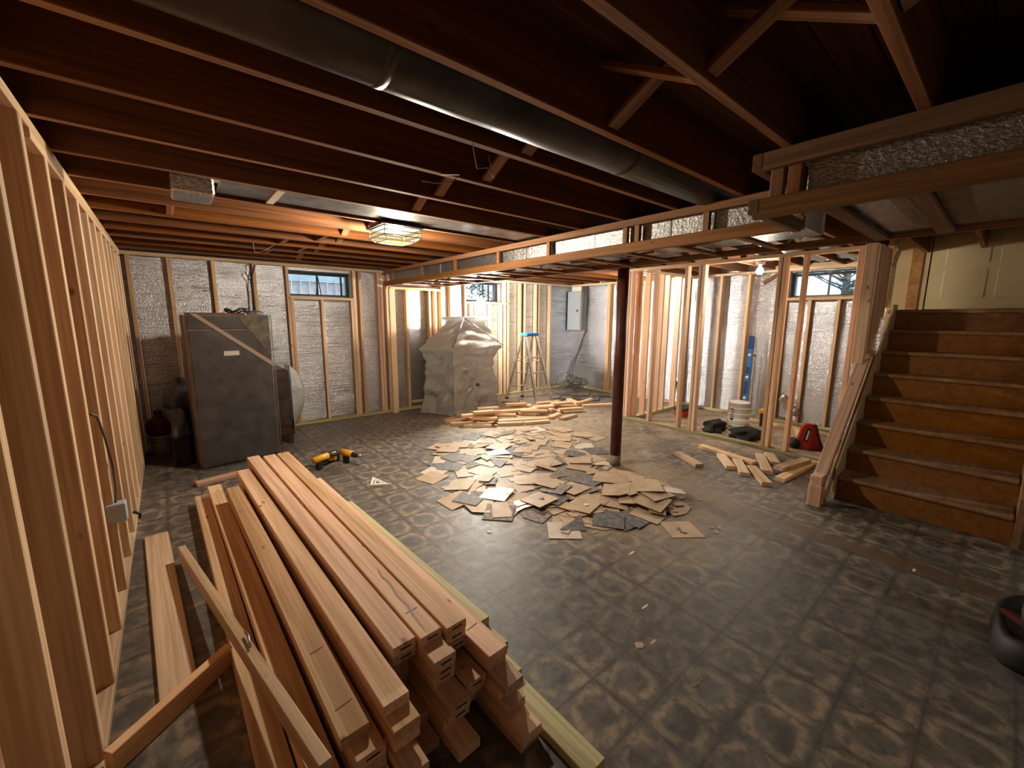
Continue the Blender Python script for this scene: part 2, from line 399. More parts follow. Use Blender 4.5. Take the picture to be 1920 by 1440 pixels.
def holed(mb, u0, u1, z0, z1, holes, put):
    """rectangle u0..u1 x z0..z1 minus window holes, as boxes through put(u0,u1,z0,z1)"""
    x = u0
    for (a, b, c, d) in sorted(holes):
        put(x, a, z0, z1); put(a, b, z0, c); put(a, b, d, z1); x = b
    put(x, u1, z0, z1)
W1 = (1.32, 2.14, 1.775, 2.125); W2 = (4.13, 4.95, 1.79, 2.14); W3 = (1.24, 2.10, 1.80, 2.15)
wb = MB(); holed(wb, -.60, 7.1, -.1, 2.46, [W1, W2], lambda a, b, c, d: wb.box(a, b, 6.34, 6.56, c, d))
wb = wb.build('wall_back', M['concrete']); tag(wb, kind='structure')
ft = MB(); holed(ft, -.42, 6.93, 0, 2.30, [W1, W2], lambda a, b, c, d: ft.box(a, b, 6.295, 6.31, c, d))
ft.build('foil_sheet', M['foil'], wb)
wr = MB(); holed(wr, YF, 6.56, -.1, 2.46, [W3], lambda a, b, c, d: wr.box(6.96, 7.18, a, b, c, d))
wr = wr.build('wall_right', M['concrete']); tag(wr, kind='structure')
ft = MB(); holed(ft, .96, 6.295, 0, 2.30, [W3], lambda a, b, c, d: ft.box(6.90, 6.915, a, b, c, d))
ft.build('foil_sheet', M['foil'], wr)
wf = MB().box(-.6, 7.2, YF-.2, YF, 0, 2.46).build('wall_front', M['concrete']); tag(wf, kind='structure')

def vstud(x, y, z0, z1, par, axis='y', m=None, name='stud', d=.089):
    up = (1, 0, 0) if axis == 'y' else (0, 1, 0)      # axis y: wide side runs along y
    return board(name, (x, y, z0), (x, y, z1), d, .038, m or M['stud'], par, up=up)
YS = YB+.045
board('bottom_plate', (XL+.0, YS, .019), (6.87, YS, .019), .089, .038, M['treated'], wb)
board('top_plate', (XL, YS, 2.181), (2.66, YS, 2.181), .089, .038, M['pale'], wb)
board('top_plate', (2.66, YS, 1.952), (3.60, YS, 1.952), .089, .038, M['stud'], wb)
board('top_plate', (3.60, YS, 2.181), (6.87, YS, 2.181), .089, .038, M['pale'], wb)
for x in (-.25, .095, .505, .925): vstud(x, YS, .039, 2.161, wb)
for x in (1.295, 2.165, 2.25, 2.53, 2.575, 2.70): vstud(x, YS, .039, 2.161, wb, m=M['fir'] if x > 2.5 else None)
for x in (1.335, 2.125, 1.715): vstud(x, YS, .039, 1.735, wb)
board('sill_plate', (1.315, YS, 1.755), (2.145, YS, 1.755), .10, .038, M['pale'], wb)
for x in (2.66, 2.985, 3.39, 3.50): vstud(x, YS, .039, 1.932, wb, m=M['pale'])
for x in (3.62, 3.80, 3.845, 4.09, 4.99, 5.07, 5.38, 5.50, 5.80, 5.88, 6.20): vstud(x, YS, .039, 2.161, wb, m=M['pale'])
for x in (4.20, 4.35, 4.65, 4.90): vstud(x, YS, .039, 1.745, wb, m=M['pale'])
board('sill_plate', (4.05, YS-.02, 1.765), (5.02, YS-.02, 1.765), .12, .036, M['fresh'], wb)
vstud(2.70, YB-.07, .0, 1.93, wb, m=M['pale'], axis='x')
board('blocking', (3.02, YS-.01, .12), (3.36, YS-.01, .12), .07, .036, M['fir'], wb)

XS_ = 6.855
board('bottom_plate', (XS_, .96, .019), (XS_, 6.19, .019), .089, .038, M['treated'], wr)
board('top_plate', (XS_, .96, 2.181), (XS_, 6.19, 2.181), .089, .038, M['pale'], wr)
for y in (5.22, 5.18, 4.8, 4.4, 4.0, 3.6, 3.03, 2.62, 2.15, 2.11, 1.22, 1.18, 1.0): vstud(XS_, y, .039, 2.161, wr, 'x')
vstud(XS_, 1.82, .039, 1.755, wr, 'x'); vstud(XS_, 1.5, .039, 1.755, wr, 'x')
board('sill_plate', (XS_-.01, 1.24, 1.775), (XS_-.01, 2.09, 1.775), .11, .038, M['fresh'], wr)
board('header', (XS_, 1.10, 2.225), (XS_, 2.30, 2.225), .089, .05, M['pale'], wr)

# ---- windows in their openings
def window(n, box, axis, mull, deep):
    """steel basement sash: frame bars, mullions and panes"""
    a, b, c, d = box; root = empty('window_%d' % n); tag(root, kind='structure')
    def B(name, u0, u1, v0, v1, z0, z1, m):
        if axis == 'y': return part_box(name, (u0, u1, v0, v1, z0, z1), m, root)
        return part_box(name, (v0, v1, u0, u1, z0, z1), m, root)
    e = .022
    for (u0, u1, z0, z1) in ((a, b, c, c+e), (a, b, d-e, d), (a, a+e, c+e, d-e), (b-e, b, c+e, d-e)):
        B('window_frame', u0, u1, deep, deep+.04, z0, z1, M['black'])
    B('window_reveal', a, b, deep-.10, deep, d, d+.004, M['black']); B('window_reveal', a, b, deep-.10, deep+.12, c-.004, c, M['cream'])
    xs = [a+e] + mull + [b-e]
    for x in mull: B('mullion', x-.009, x+.009, deep+.005, deep+.035, c+e, d-e, M['black'])
    for x0, x1 in zip(xs[:-1], xs[1:]): B('pane', x0+.009, x1-.009, deep+.018, deep+.022, c+e, d-e, M['glass'])
    return root
win1 = window(1, (W1[0], W1[1], W1[2]+.02, W1[3]-.02), 'y', [1.72, 2.05], 6.40)
for dx in (-.035, .035): board('sash_arm', (1.72+dx, 6.37, 1.80), (1.72, 6.37, 2.06), .012, .008, M['black'], win1, up=(0, 1, 0))
win2 = window(2, (W2[0], W2[1], W2[2]+.01, W2[3]-.01), 'y', [4.62, 4.75], 6.40)
win3 = window(3, (W3[0], W3[1], W3[2]+.01, W3[3]-.03), 'x', [1.68], 7.02)
# the recess above the first window and daylight gap
# ---- portals: help sample the sky through the openings (they give off no light)
for (lx, ly, rx, rz, sx_, sz_) in ((1.73, 6.62, -PI/2, 0, .82, .35), (4.54, 6.62, -PI/2, 0, .82, .35), (7.24, 1.67, -PI/2, -PI/2, .86, .35)):
    ld = bpy.data.lights.new('window_portal', 'AREA'); ld.shape = 'RECTANGLE'; ld.size = sx_; ld.size_y = sz_; ld.cycles.is_portal = True
    lo = bpy.data.objects.new('window_portal', ld); COL.objects.link(lo); lo.location = (lx, ly, 1.96); lo.rotation_euler = (rx, 0, rz)

# ---- stud partition round the unfinished bathroom
wp = board('wall_partition', (5.245, .95, .019), (5.245, 3.66, .019), .089, .038, M['treated']); tag(wp, kind='structure')
board('top_plate', (5.245, .96, 2.181), (5.245, 3.66, 2.181), .089, .038, M['pale'], wp)
for y in (3.62, 3.575, 3.20, 2.76, 2.585, 2.54, 1.70, 1.655, 1.47, 1.02): vstud(5.245, y, .039, 2.161, wp, 'x', m=random.choice((M['stud'], M['fir'])))
wc = board('wall_cross', (5.30, 3.53, .019), (6.80, 3.53, .019), .089, .038, M['treated']); tag(wc, kind='structure')
board('top_plate', (5.30, 3.53, 2.181), (6.80, 3.53, 2.181), .089, .038, M['pale'], wc)
for x in (5.34, 5.56, 5.93, 6.10, 6.45, 6.70): vstud(x, 3.53, .039, 2.161, wc, m=M['fir'])

# ---- stairs: risers, treads, skirt boards, landing
st = empty('staircase', (4.26, .3, 0)); tag(st, 'brown wooden staircase with worn treads rising to the cream door', 'staircase')
RUN, RISE, X0, YA, YZ = .222, .20, 4.26, -.17, .79
for k in range(8):
    x = X0+RUN*k; z = RISE*k
    part_box('riser', (x, x+.018, YA, YZ, z, z+RISE-.036), M['riser'], st)
    if k < 7: MB().box(x-.028, x+RUN+.015, YA, YZ, z+RISE-.036, z+RISE).build('tread', M['tread'], st, bevel=.012)
MB().box(X0+7*RUN-.03, 6.262, YA-.4, .86, 1.562, 1.60).build('landing', M['tread'], st, bevel=.008)
def skirt(y0, y1, m, lift, nm):
    P = [(X0-.06, -0.0), (X0-.06, .22+lift), (X0+7*RUN-.10, 1.60+lift), (X0+7*RUN+.06, 1.60+lift), (X0+7*RUN+.06, 1.30), (X0+.30, 0)]
    MB().pts([(x, y, z) for y in (y0, y1) for x, z in P], [tuple(range(6)), tuple(range(11, 5, -1))] + [(k, (k+1) % 6, 6+(k+1) % 6, 6+k) for k in range(6)]).build(nm, m, st)
skirt(.792, .806, M['cream'], .05, 'skirt_board')
skirt(YA-.035, YA-.002, M['tread'], .12, 'stringer')

# ---- rake-cut stud wall beside the stairs
ws = board('wall_stair', (3.97, .865, .17), (3.97, .865, .0), .089, .11, M['fir'], up=(1, 0, 0)); tag(ws, kind='structure')
board('rake_plate', (3.96, .865, .16), (5.12, .865, 1.20), .089, .038, M['fir'], ws, up=(-1.04, 0, 1.16))
board('rake_board', (4.04, .822, .03), (5.24, .822, 1.17), .012, .11, M['fresh'], ws, up=(-1.04, 0, 1.16))
MB().box(3.925, 4.05, .825, .905, .0, .25).build('newel_block', M['fir'], ws, bevel=.004)
for x, w_ in ((4.98, .089), (5.08, .089)):
    board('stud', (x, .90, (x-3.9)*.9+.12), (x, .90, 2.18), .089, .038, M['stud'], ws, up=(1, 0, 0))
board('stud', (5.16, .865, 1.16), (5.16, .865, 2.18), .115, .038, M['fresh'], ws, up=(0, 1, 0))
board('stud', (5.34, .865, 1.36), (5.34, .865, 2.18), .16, .038, M['fir'], ws, up=(0, 1, 0))
board('stud', (5.52, .865, 1.52), (5.52, .865, 2.18), .10, .038, M['fresh'], ws, up=(0, 1, 0))
for k, x in enumerate((5.62, 5.70, 5.78)): board('stud', (x, .865, 1.62), (x, .865, 2.3), .04, .05, M['cream'] if k else M['fresh'], ws, up=(0, 1, 0))
for k in range(3): board('brace', (5.42+.05*k, .815, 2.02), (5.62+.05*k, .815, 2.18), .03, .012, M['pale'], ws, up=(0, -1, 0))
# wall and door at the head of the stairs
wd = MB().box(6.30, 6.34, YF, .95, 1.60, 2.46).box(6.30, 6.34, YF, .95, 0, 1.57).build('wall_landing', M['cream']); tag(wd, kind='structure')
part_box('trim_1', (6.275, 6.30, .79, .93, 1.60, 2.44), M['cream'], wd); part_box('trim_2', (6.262, 6.30, .70, .79, 1.60, 2.44), M['stain'], wd)
part_box('trim_3', (6.27, 6.30, .65, .70, 1.60, 2.44), M['cream'], wd)
dr = MB().box(6.275, 6.299, -.25, .64, 1.61, 2.44).build('door_1', M['door'], bevel=.003); tag(dr, kind='structure')
for y0 in (-.14, .23):
    for z0, z1 in ((1.72, 2.0), (2.06, 2.36)): part_box('door_panel', (6.271, 6.276, y0, y0+.30, z0, z1), M['door'], dr, .002)

# ================================================================== CEILING FITTINGS
# ---- soffit frame that boxes in the trunk duct
so = empty('soffit_frame', (2.9, 3.2, 1.97)); tag(so, 'brown lumber soffit ladder frame boxing in the ceiling trunk duct', 'soffit')
E1 = M['brown']
board('rail', (2.63, .77, 2.175), (2.63, 6.19, 2.175), .038, .049, E1, so)
board('rail', (2.63, .77, 2.005), (2.63, 6.19, 2.005), .038, .068, E1, so)
board('rail', (3.365, -1.2, 1.995), (3.365, 6.19, 1.995), .03, .045, E1, so)
board('rail', (2.04, -1.2, 2.165), (2.04, .79, 2.165), .038, .070, M['darkbrown'], so)
board('rail', (2.04, -1.2, 1.974), (2.04, .79, 1.974), .038, .080, M['darkbrown'], so)
board('rail', (2.02, .79, 1.985), (2.60, .79, 1.985), .038, .06, M['darkbrown'], so); board('rail', (2.02, .79, 2.165), (2.60, .79, 2.165), .038, .068, M['darkbrown'], so)
for y in (.80, 1.29, 1.78, 1.88, 2.67, 3.38, 4.19, 5.01, 5.92): board('upright', (2.635, y, 2.040), (2.635, y, 2.150), .03, .04, E1, so, up=(0, 1, 0))
for y in (.72, .655, -.35): board('upright', (2.075, y, 1.99), (2.075, y, 2.16), .035, .05, E1, so, up=(0, 1, 0))
for k in range(13): board('crosspiece', (2.66, 1.12+.41*k, 1.99), (3.35, 1.12+.41*k, 1.99), .045, .02, M['brown'], so)
for y in (.57, .30, -.15, -.6): board('crosspiece', (2.06, y, 1.985), (3.35, y, 1.985), .07, .022, M['darkbrown'], so)
for k in range(9): board('crosspiece', (2.95+.10*(k % 3-1), 1.3+.55*k, 2.012), (2.95+.1*(k % 2), 1.6+.55*k, 2.012), .02, .018, M['brown'], so)
td = MB().box(2.675, 3.30, .85, 6.15, 2.035, 2.19).build('trunk_duct', M['wrap'], bevel=.004)
tag(td, 'crinkled foil covered trunk duct inside the long soffit', 'duct')
for y in (1.55, 2.2, 3.0, 4.6): part_box('duct_seam', (2.671, 3.304, y, y+.012, 2.031, 2.194), M['steel'], td)
tw = MB().box(2.10, 3.32, -1.1, .62, 2.005, 2.19).build('wide_duct', M['wrap'], bevel=.004)
tag(tw, 'wide foil covered duct in the near end of the soffit above the stairs side', 'duct')
for y in (-.42, .18): part_box('duct_underside', (2.30, 3.10, y, y+.22, 1.999, 2.0045), M['steel'], tw)
# ---- post
po = empty('support_post', (3.45, 2.47, 0)); tag(po, 'dark red round steel support post with worn foot', 'post')
MB().lathe([(0, .11), (.055, .11), (.055, 2.17), (0, 2.17)], 3.45, 2.47, 24).build('shaft', M['post'], po)
MB().lathe([(0, 0), (.0565, 0), (.0565, .112), (0, .112)], 3.45, 2.47, 24).build('foot', M['rust'], po)
MB().box(3.36, 3.54, 2.38, 2.56, 2.17, 2.2).build('cap_plate', M['post'], po)
# ---- round duct in a joist bay
rd = MB().tube([(-.42, 1.293, 2.305), (1.2, 1.293, 2.305), (2.9, 1.293, 2.305)], .118, 28).build('round_duct', M['pipe'])
tag(rd, 'large dull grey round duct running between the ceiling joists', 'duct')
for x in (.55, 1.75): MB().tube([(x, 1.293, 2.305), (x+.03, 1.293, 2.305)], .1195, 28).build('duct_collar', M['pipe'], rd)
# ---- flat duct and wrapped boot
fd = MB().box(.30, 2.9, 2.78, 3.06, 2.215, 2.33).build('flat_duct', M['steel'], bevel=.004)
tag(fd, 'flat galvanised duct in a joist bay beside the square ceiling light', 'duct')
part_box('hanger_strap', (.56, .60, 2.74, 3.09, 2.205, 2.2149), M['chip'], fd)
bt = MB().box(.09, .27, 2.78, 3.02, 2.13, 2.24, Matrix.Identity(4)).build('duct_boot', foil_mat('boot_foil', (.75, .75, .78), .22, 20, .3), bevel=.01)
tag(bt, 'small silver tape wrapped duct boot hanging under the joists', 'duct fitting')
MB().tube([(.245, 2.82, 2.235), (.33, 2.84, 2.25)], .03, 14).build('collar', M['alu'], bt)

# ---- square leaded ceiling lights
def square_light(x, y, rot, label, power):
    r = empty('ceiling_light', (x, y, 2.2)); Rm = Matrix.Translation((x, y, 0)) @ Matrix.Rotation(rot, 4, 'Z')
    a, b = .150, .112
    MB().box(-.165, .165, -.165, .165, 2.184, 2.2, Rm).build('canopy', M['black'], r)
    z0, zm, z1 = 2.085, 2.115, 2.182
    def quad(P, nm, m): 
        P = [Rm @ Vector(p) for p in P]; n = (P[1]-P[0]).cross(P[2]-P[0]).normalized()*.003
        MB().pts([p for p in P]+[p+n for p in P], [(0, 1, 2, 3), (7, 6, 5, 4)] + [(k, (k+1) % 4, 4+(k+1) % 4, 4+k) for k in range(4)]).build(nm, m, r)
    quad([(-b, -b, z0), (b, -b, z0), (b, b, z0), (-b, b, z0)], 'bottom_glass', M['lampglass'])
    c = [(-1, -1), (1, -1), (1, 1), (-1, 1)]
    for k in range(4):
        (x0, y0), (x1, y1) = c[k], c[(k+1) % 4]
        quad([(a*x0, a*y0, zm), (a*x1, a*y1, zm), (a*x1*.95, a*y1*.95, z1), (a*x0*.95, a*y0*.95, z1)], 'side_glass', M['lampside'])
        quad([(b*x0, b*y0, z0), (b*x1, b*y1, z0), (a*x1, a*y1, zm), (a*x0, a*y0, zm)], 'side_glass', M['lampside'])
        e = .006
        for s0, s1 in (((a*x0, a*y0, zm), (a*x1, a*y1, zm)), ((b*x0, b*y0, z0), (b*x1, b*y1, z0)), ((a*x0, a*y0, zm), (b*x0, b*y0, z0)),
                       ((a*x0, a*y0, zm), (a*x0*.95, a*y0*.95, z1)), ((a*x0*.95, a*y0*.95, z1), (a*x1*.95, a*y1*.95, z1)),
                       ((a*x0*.99, a*y0*.99, (zm+z1)/2), (a*x1*.99, a*y1*.99, (zm+z1)/2))):
            MB().tube([Rm @ Vector(s0), Rm @ Vector(s1)], .0035, 6).build('leading', M['black'], r)
    ld = bpy.data.lights.new('ceiling_bulb', 'POINT'); ld.energy = power; ld.color = (1, .85, .65); ld.shadow_soft_size = .05 if power > 20 else .12
    lo = bpy.data.objects.new('ceiling_bulb', ld); COL.objects.link(lo); lo.location = (x, y, 2.13); setpar(lo, r)
    tag(r, label, 'light')
    return r
square_light(1.46, 3.20, 0, 'lit square leaded glass ceiling light over the main room floor', P_MAIN)
square_light(3.95, -1.20, 0, 'added square leaded fill light over the near end of the stairs, out of view', P_FILL)  # added lamp out of view, lifts the dark foreground and stairs
board('mounting_board', (5.69, 1.92, 2.209), (5.69, 2.285, 2.209), .14, .018, M['old'], ceil)
square_light(5.95, 3.90, 0, 'lit square leaded glass ceiling light seen behind the partition studs', P_BACK)
# bare bulb under the joists behind the partition
pl = MB().lathe([(0, 2.04), (.03, 2.045), (.045, 2.075), (.035, 2.11), (.018, 2.135), (.018, 2.16), (0, 2.16)], 5.69, 2.08, 20).build('light_bulb', M['softbulb'])
tag(pl, 'small round white light bulb under the joists behind the partition', 'light bulb')
ld = bpy.data.lights.new('bare_bulb', 'POINT'); ld.energy = 13; ld.color = (1, .90, .74); ld.shadow_soft_size = .04
lo = bpy.data.objects.new('bare_bulb', ld); COL.objects.link(lo); lo.location = (5.69, 2.08, 1.99); setpar(lo, pl)
MB().lathe([(0, 2.16), (.05, 2.16), (.055, 2.2), (0, 2.2)], 5.69, 2.08, 20).build('lamp_holder', M['white'], pl)

# ---- work light hanging by its cord before the second back window
wk = empty('work_light', (4.10, 5.75, 1.62)); tag(wk, 'glaring white work light hanging above the plastic covered machine', 'work light')
MB().lathe([(0, 1.59), (.045, 1.60), (.062, 1.65), (.062, 1.76), (.03, 1.80), (0, 1.80)], 4.10, 5.75, 20).build('bulb', M['bulb'], wk)
for k in range(8):
    a = 2*PI*k/8
    MB().tube([(4.10+.03*math.cos(a), 5.75+.03*math.sin(a), 1.585), (4.10+.075*math.cos(a), 5.75+.075*math.sin(a), 1.64), (4.10+.075*math.cos(a), 5.75+.075*math.sin(a), 1.77), (4.10+.03*math.cos(a), 5.75+.03*math.sin(a), 1.83)], .002, 5).build('cage_wire', M['alu'], wk)
MB().lathe([(0, 1.80), (.032, 1.80), (.03, 1.88), (.012, 1.90), (0, 1.90)], 4.10, 5.75, 16).build('socket', M['rubber'], wk)
MB().tube([(4.10, 5.75, 1.89), (4.09, 5.76, 2.0), (4.12, 5.74, 2.1), (4.10, 5.75, 2.2)], .005, 6).build('cord', M['rubber'], wk)
ld = bpy.data.lights.new('work_bulb', 'POINT'); ld.energy = P_WORK; ld.color = (1, .93, .80); ld.shadow_soft_size = .07
lo = bpy.data.objects.new('work_bulb', ld); COL.objects.link(lo); lo.location = (4.10, 5.66, 1.70); setpar(lo, wk)

# ================================================================== THINGS
# height field so that loose pieces lie on each other
class Heap:
    def __init__(s, res=.02): s.r = res; s.h = {}
    def cells(s, poly):
        xs = [p[0] for p in poly]; ys = [p[1] for p in poly]; out = []
        for i in range(int(math.floor(min(xs)/s.r)), int(math.ceil(max(xs)/s.r))+1):
            for j in range(int(math.floor(min(ys)/s.r)), int(math.ceil(max(ys)/s.r))+1):
                x, y = (i+.5)*s.r, (j+.5)*s.r; inside = False; n = len(poly)
                for k in range(n):
                    x1, y1 = poly[k]; x2, y2 = poly[(k+1) % n]
                    if (y1 > y) != (y2 > y) and x < (x2-x1)*(y-y1)/(y2-y1)+x1: inside = not inside
                if inside: out.append((i, j))
        return out
    def settle(s, poly, t, cx, cy):
        c = s.cells(poly) or [(int(cx/s.r), int(cy/s.r))]; n = len(c)
        P = [((i+.5)*s.r-cx, (j+.5)*s.r-cy, s.h.get((i, j), 0)) for i, j in c]
        mz = sum(p[2] for p in P)/n; sx = sum(p[0] for p in P)/n; sy = sum(p[1] for p in P)/n
        xx = sum((p[0]-sx)**2 for p in P)+1e-6; yy = sum((p[1]-sy)**2 for p in P)+1e-6
        b = sum((p[0]-sx)*(p[2]-mz) for p in P)/xx; g = sum((p[1]-sy)*(p[2]-mz) for p in P)/yy
        b = max(-.10, min(.10, b)); g = max(-.10, min(.10, g))
        res = [p[2]-(mz+b*(p[0]-sx)+g*(p[1]-sy)) for p in P]; up = max(res+[0])*.55
        a = mz-b*sx-g*sy+up
        low = min(a+b*(q[0]-cx)+g*(q[1]-cy) for q in poly)
        if low < .0003: a += .0003-low
        for (i, j), p in zip(c, P): s.h[(i, j)] = max(p[2], a+b*p[0]+g*p[1]+t)
        return a, b, g
    def drop(s, poly, t):
        c = s.cells(poly); z = max([s.h.get(k, 0) for k in c] + [0])
        for k in c: s.h[k] = z+t
        return z
heap = Heap()
def lumber(name, x0, y0, x1, y1, m, label, cat='lumber', group=None, w=.089, t=.038, use=heap, z=None):
    d = Vector((x1-x0, y1-y0)); n = Vector((-d.y, d.x)).normalized()*w/2*.9
    poly = [(x0+n.x, y0+n.y), (x1+n.x, y1+n.y), (x1-n.x, y1-n.y), (x0-n.x, y0-n.y)]
    if z is None: z = use.drop(poly, t+.0006)
    o = board(name, (x0, y0, z+t/2+.0003), (x1, y1, z+t/2+.0003), w, t, m)
    return tag(o, label, cat, group)

# ---- the foreground stack of two-by-fours, column by column (near x, y, far x, y, level of top)
STK = 'two-by-fours in the foreground stack'
def column(spec, mats, words_, xw):
    """spec: list from the top down of (near x, near y, far x, far y, level)"""
    for k, (x0, y0, x1, y1, lev) in enumerate(spec):
        o = lumber('two_by_four', x0, y0, x1, y1, mats[k % len(mats)], words_(k), 'lumber', STK, z=(lev-1)*.0384)
ordl = ['topmost', 'second', 'third', 'fourth', 'fifth', 'sixth', 'seventh', 'eighth', 'lowest']
def namer(desc):
    return lambda k: '%s two-by-four of the %s in the foreground lumber stack' % (ordl[k], desc)
J = lambda s: random.uniform(-s, s)
A = [(.550, 1.262, .457, 3.95, 9), (.552, 1.268, .458, 3.94, 8)] + [(.556+J(.004), 1.33+J(.03), .46, 3.9+J(.04), l) for l in (7, 6, 5, 4, 3)] + [(.56, 1.20, .47, 3.84, 2), (.56, 1.12, .47, 3.84, 1)]
column(A, [M['fir'], M['fresh']], namer('column just left of the split board'), 0)
B = [(.648, 1.243, .568, 3.90, 9), (.652, 1.150, .572, 3.90, 8), (.652, 1.156, .572, 3.87, 7), (.654, 1.165, .574, 3.86, 6), (.655, 1.06, .575, 3.84, 5), (.656, 1.07, .576, 3.85, 4), (.655, 1.10, .58, 3.85, 3), (.652, 1.00, .585, 3.80, 2), (.66, 1.10, .59, 3.8, 1)]
column(B, [M['fir'], M['fir'], M['fresh']], namer('cracked board column'), 0)
C_ = [(.747, 1.225, .672, 3.90, 9), (.748, 1.232, .673, 3.86, 8), (.750, 1.228, .675, 3.87, 7), (.752, 1.29, .678, 3.85, 6), (.752, 1.10, .68, 3.80, 5), (.755, 1.12, .682, 3.82, 4), (.757, 1.20, .685, 3.8, 3), (.758, 1.16, .69, 3.8, 2), (.76, 1.2, .695, 3.8, 1)]
column(C_, [M['fresh'], M['fir'], M['stud']], namer('column under the coarse grained board'), 0)
Hc = [(.842, 1.085, .770, 3.30, 7), (.846, 1.10, .774, 3.28, 6)] + [(.850+J(.004), 1.02+J(.05)+.05*(5-l), .780, 3.25, l) for l in (5, 4)] + [(.850, .99, .79, 3.2, 3), (.850, .90, .79, 3.2, 2), (.850, .915, .79, 3.2, 1)]
column(Hc, [M['fir'], M['stud']], namer('right hand fir column'), 0)
D = [(.447, 1.105, .362, 3.76, 8), (.452, 1.040, .366, 3.74, 7), (.452, 1.046, .368, 3.70, 6), (.452, 1.12, .37, 3.7, 5), (.450, .985, .372, 3.65, 4), (.452, 1.0, .374, 3.6, 3), (.452, .99, .376, 3.6, 2), (.455, 1.0, .38, 3.6, 1)]
column(D, [M['fresh'], M['fresh'], M['fir']], namer('column left of the wide dark gap'), 0)
Ec = [(.320, 1.120, .268, 3.52, 7), (.345, 1.060, .272, 3.50, 6), (.346, 1.06, .272, 3.5, 5), (.35, .98, .274, 3.45, 4), (.350, .97, .276, 3.4, 3), (.352, 1.0, .278, 3.4, 2), (.354, 1.0, .28, 3.4, 1)]
column(Ec, [M['fresh'], M['stud']], namer('column with the pencil cross mark'), 0)
L2 = [(.235, .98, .176, 3.98, 4), (.238, .95, .180, 3.96, 3), (.240, .96, .182, 3.92, 2), (.240, .98, .184, 3.9, 1)]
column(L2, [M['stud'], M['fresh']], lambda k: '%s two-by-four of the low pale ended column on the stack left' % ordl[k], 0)
L1 = [(.142, 1.02, .088, 4.02, 2), (.140, .92, .090, 4.00, 1)]
column(L1, [M['pale'], M['pale']], lambda k: '%s two-by-four lying outermost left of the foreground stack' % ('upper', 'lower')[k], 0)
# treated boards on the right flank
tb = lambda x0, y0, x1, y1, lev, lab: lumber('treated_board', x0, y0, x1, y1, M['treated'], lab, 'lumber', 'green tinted boards beside the stack', z=(lev-1)*.0384)
tb(.955, .70, .915, 3.35, 1, 'green tinted treated board on the floor reaching furthest to the camera')
tb(.948, 1.12, .895, 3.2, 2, 'short ended treated board second up on the stack right side')
tb(.944, 1.26, .880, 3.1, 3, 'treated board third up on the right flank of the stack')
tb(.940, 1.20, .875, 3.0, 4, 'treated board fourth up on the right flank of the stack')
tb(.936, 1.33, .868, 2.9, 5, 'topmost green tinted treated board along the right of the stack')
for o in list(COL.objects):
    if o.name.startswith('two_by_four') and random.random() < .38:
        e = o.matrix_basis @ Vector((-o.data.vertices[-1].co.x-.0004, 0, 0)); d = o.matrix_basis.to_3x3() @ Vector((0, 1, 0)); z_ = J(.004)
        p = board('end_stamp', e-d*.026+Vector((0, 0, z_)), e+d*.016+Vector((0, 0, z_)), .0008, .0055, M['black'], None)
        p.parent = o; p.matrix_parent_inverse = o.matrix_basis.inverted()
# crack and pencil marks on two top boards
topb = [o for o in COL.objects if o.name.startswith('two_by_four')]
def find(lab): return next(o for o in COL.objects if o.get('label') == lab)
bb = find('topmost two-by-four of the cracked board column in the foreground lumber stack')
tz = 9*.0384-.0384+.0384
ck = [(0, -.012), (.10, -.006), (.17, .004), (.25, 0), (.36, .012), (.42, .006), (.50, .018)]
P = []
for i, (s, off) in enumerate(ck):
    f = (s+.03)/2.66; x = .648+(.568-.648)*f+off; y = 1.243+s+.02; wv = .0034 if 0 < i < 6 else .0005
    P.append((x, y, wv))
vs = [(x+sg*wv, y, z) for x, y, wv in P for sg in (-1, 1) for z in (.3459, .3464)]
fs = []
for i in range(len(P)-1):
    a = i*4; b = a+4; fs += [(a, b, b+1, a+1), (a+2, a+3, b+3, b+2), (a+1, b+1, b+3, a+3), (a, a+2, b+2, b)]
MB().pts(vs, fs).build('crack', M['black'], bb)
def mark(lab, x, y, z, lx=.045, ang=.18):
    o = find(lab); board('pencil_mark', (x-lx, y-ang*lx, z+.0003), (x+lx, y+ang*lx, z+.0003), .004, .0008, M['black'], o)
mark('topmost two-by-four of the cracked board column in the foreground lumber stack', .645, 1.40, .3460, .026, .1)
mark('topmost two-by-four of the column with the pencil cross mark in the foreground lumber stack', .322, 1.23, .2692, .028)
mark('topmost two-by-four of the column with the pencil cross mark in the foreground lumber stack', .315, 1.52, .2692, .022)
mark('topmost two-by-four of the right hand fir column in the foreground lumber stack', .835, 1.25, .2692, .028)
# ---- boards on the floor left of the stack
lumber('wide_board', -.10, 1.93, -.19, 3.60, M['pale'], 'wide pale board lying flat on the dark floor by the stud wall', w=.125, t=.019, z=0)
o = board('loose_stud', (-.058, 3.10, .075), (.225, 1.08, .237), .038, .070, M['pale']); tag(o, 'pale stud leaning slantwise across the left of the foreground stack', 'lumber')
MB().tube([(.128, 1.86, .226), (.134, 1.82, .232), (.131, 1.75, .231)], .005, 7).build('bent_nail', M['steel'], o)
o = board('loose_stud', (-.285, 1.73, .045), (.075, 2.02, .045), .038, .089, M['stud']); tag(o, 'short stud on edge angled between the stud wall and leaning stud', 'lumber')
lumber('scrap_board', .07, 4.50, .40, 4.57, M['fir'], 'reddish scrap board on the floor behind the stack far end', z=0)

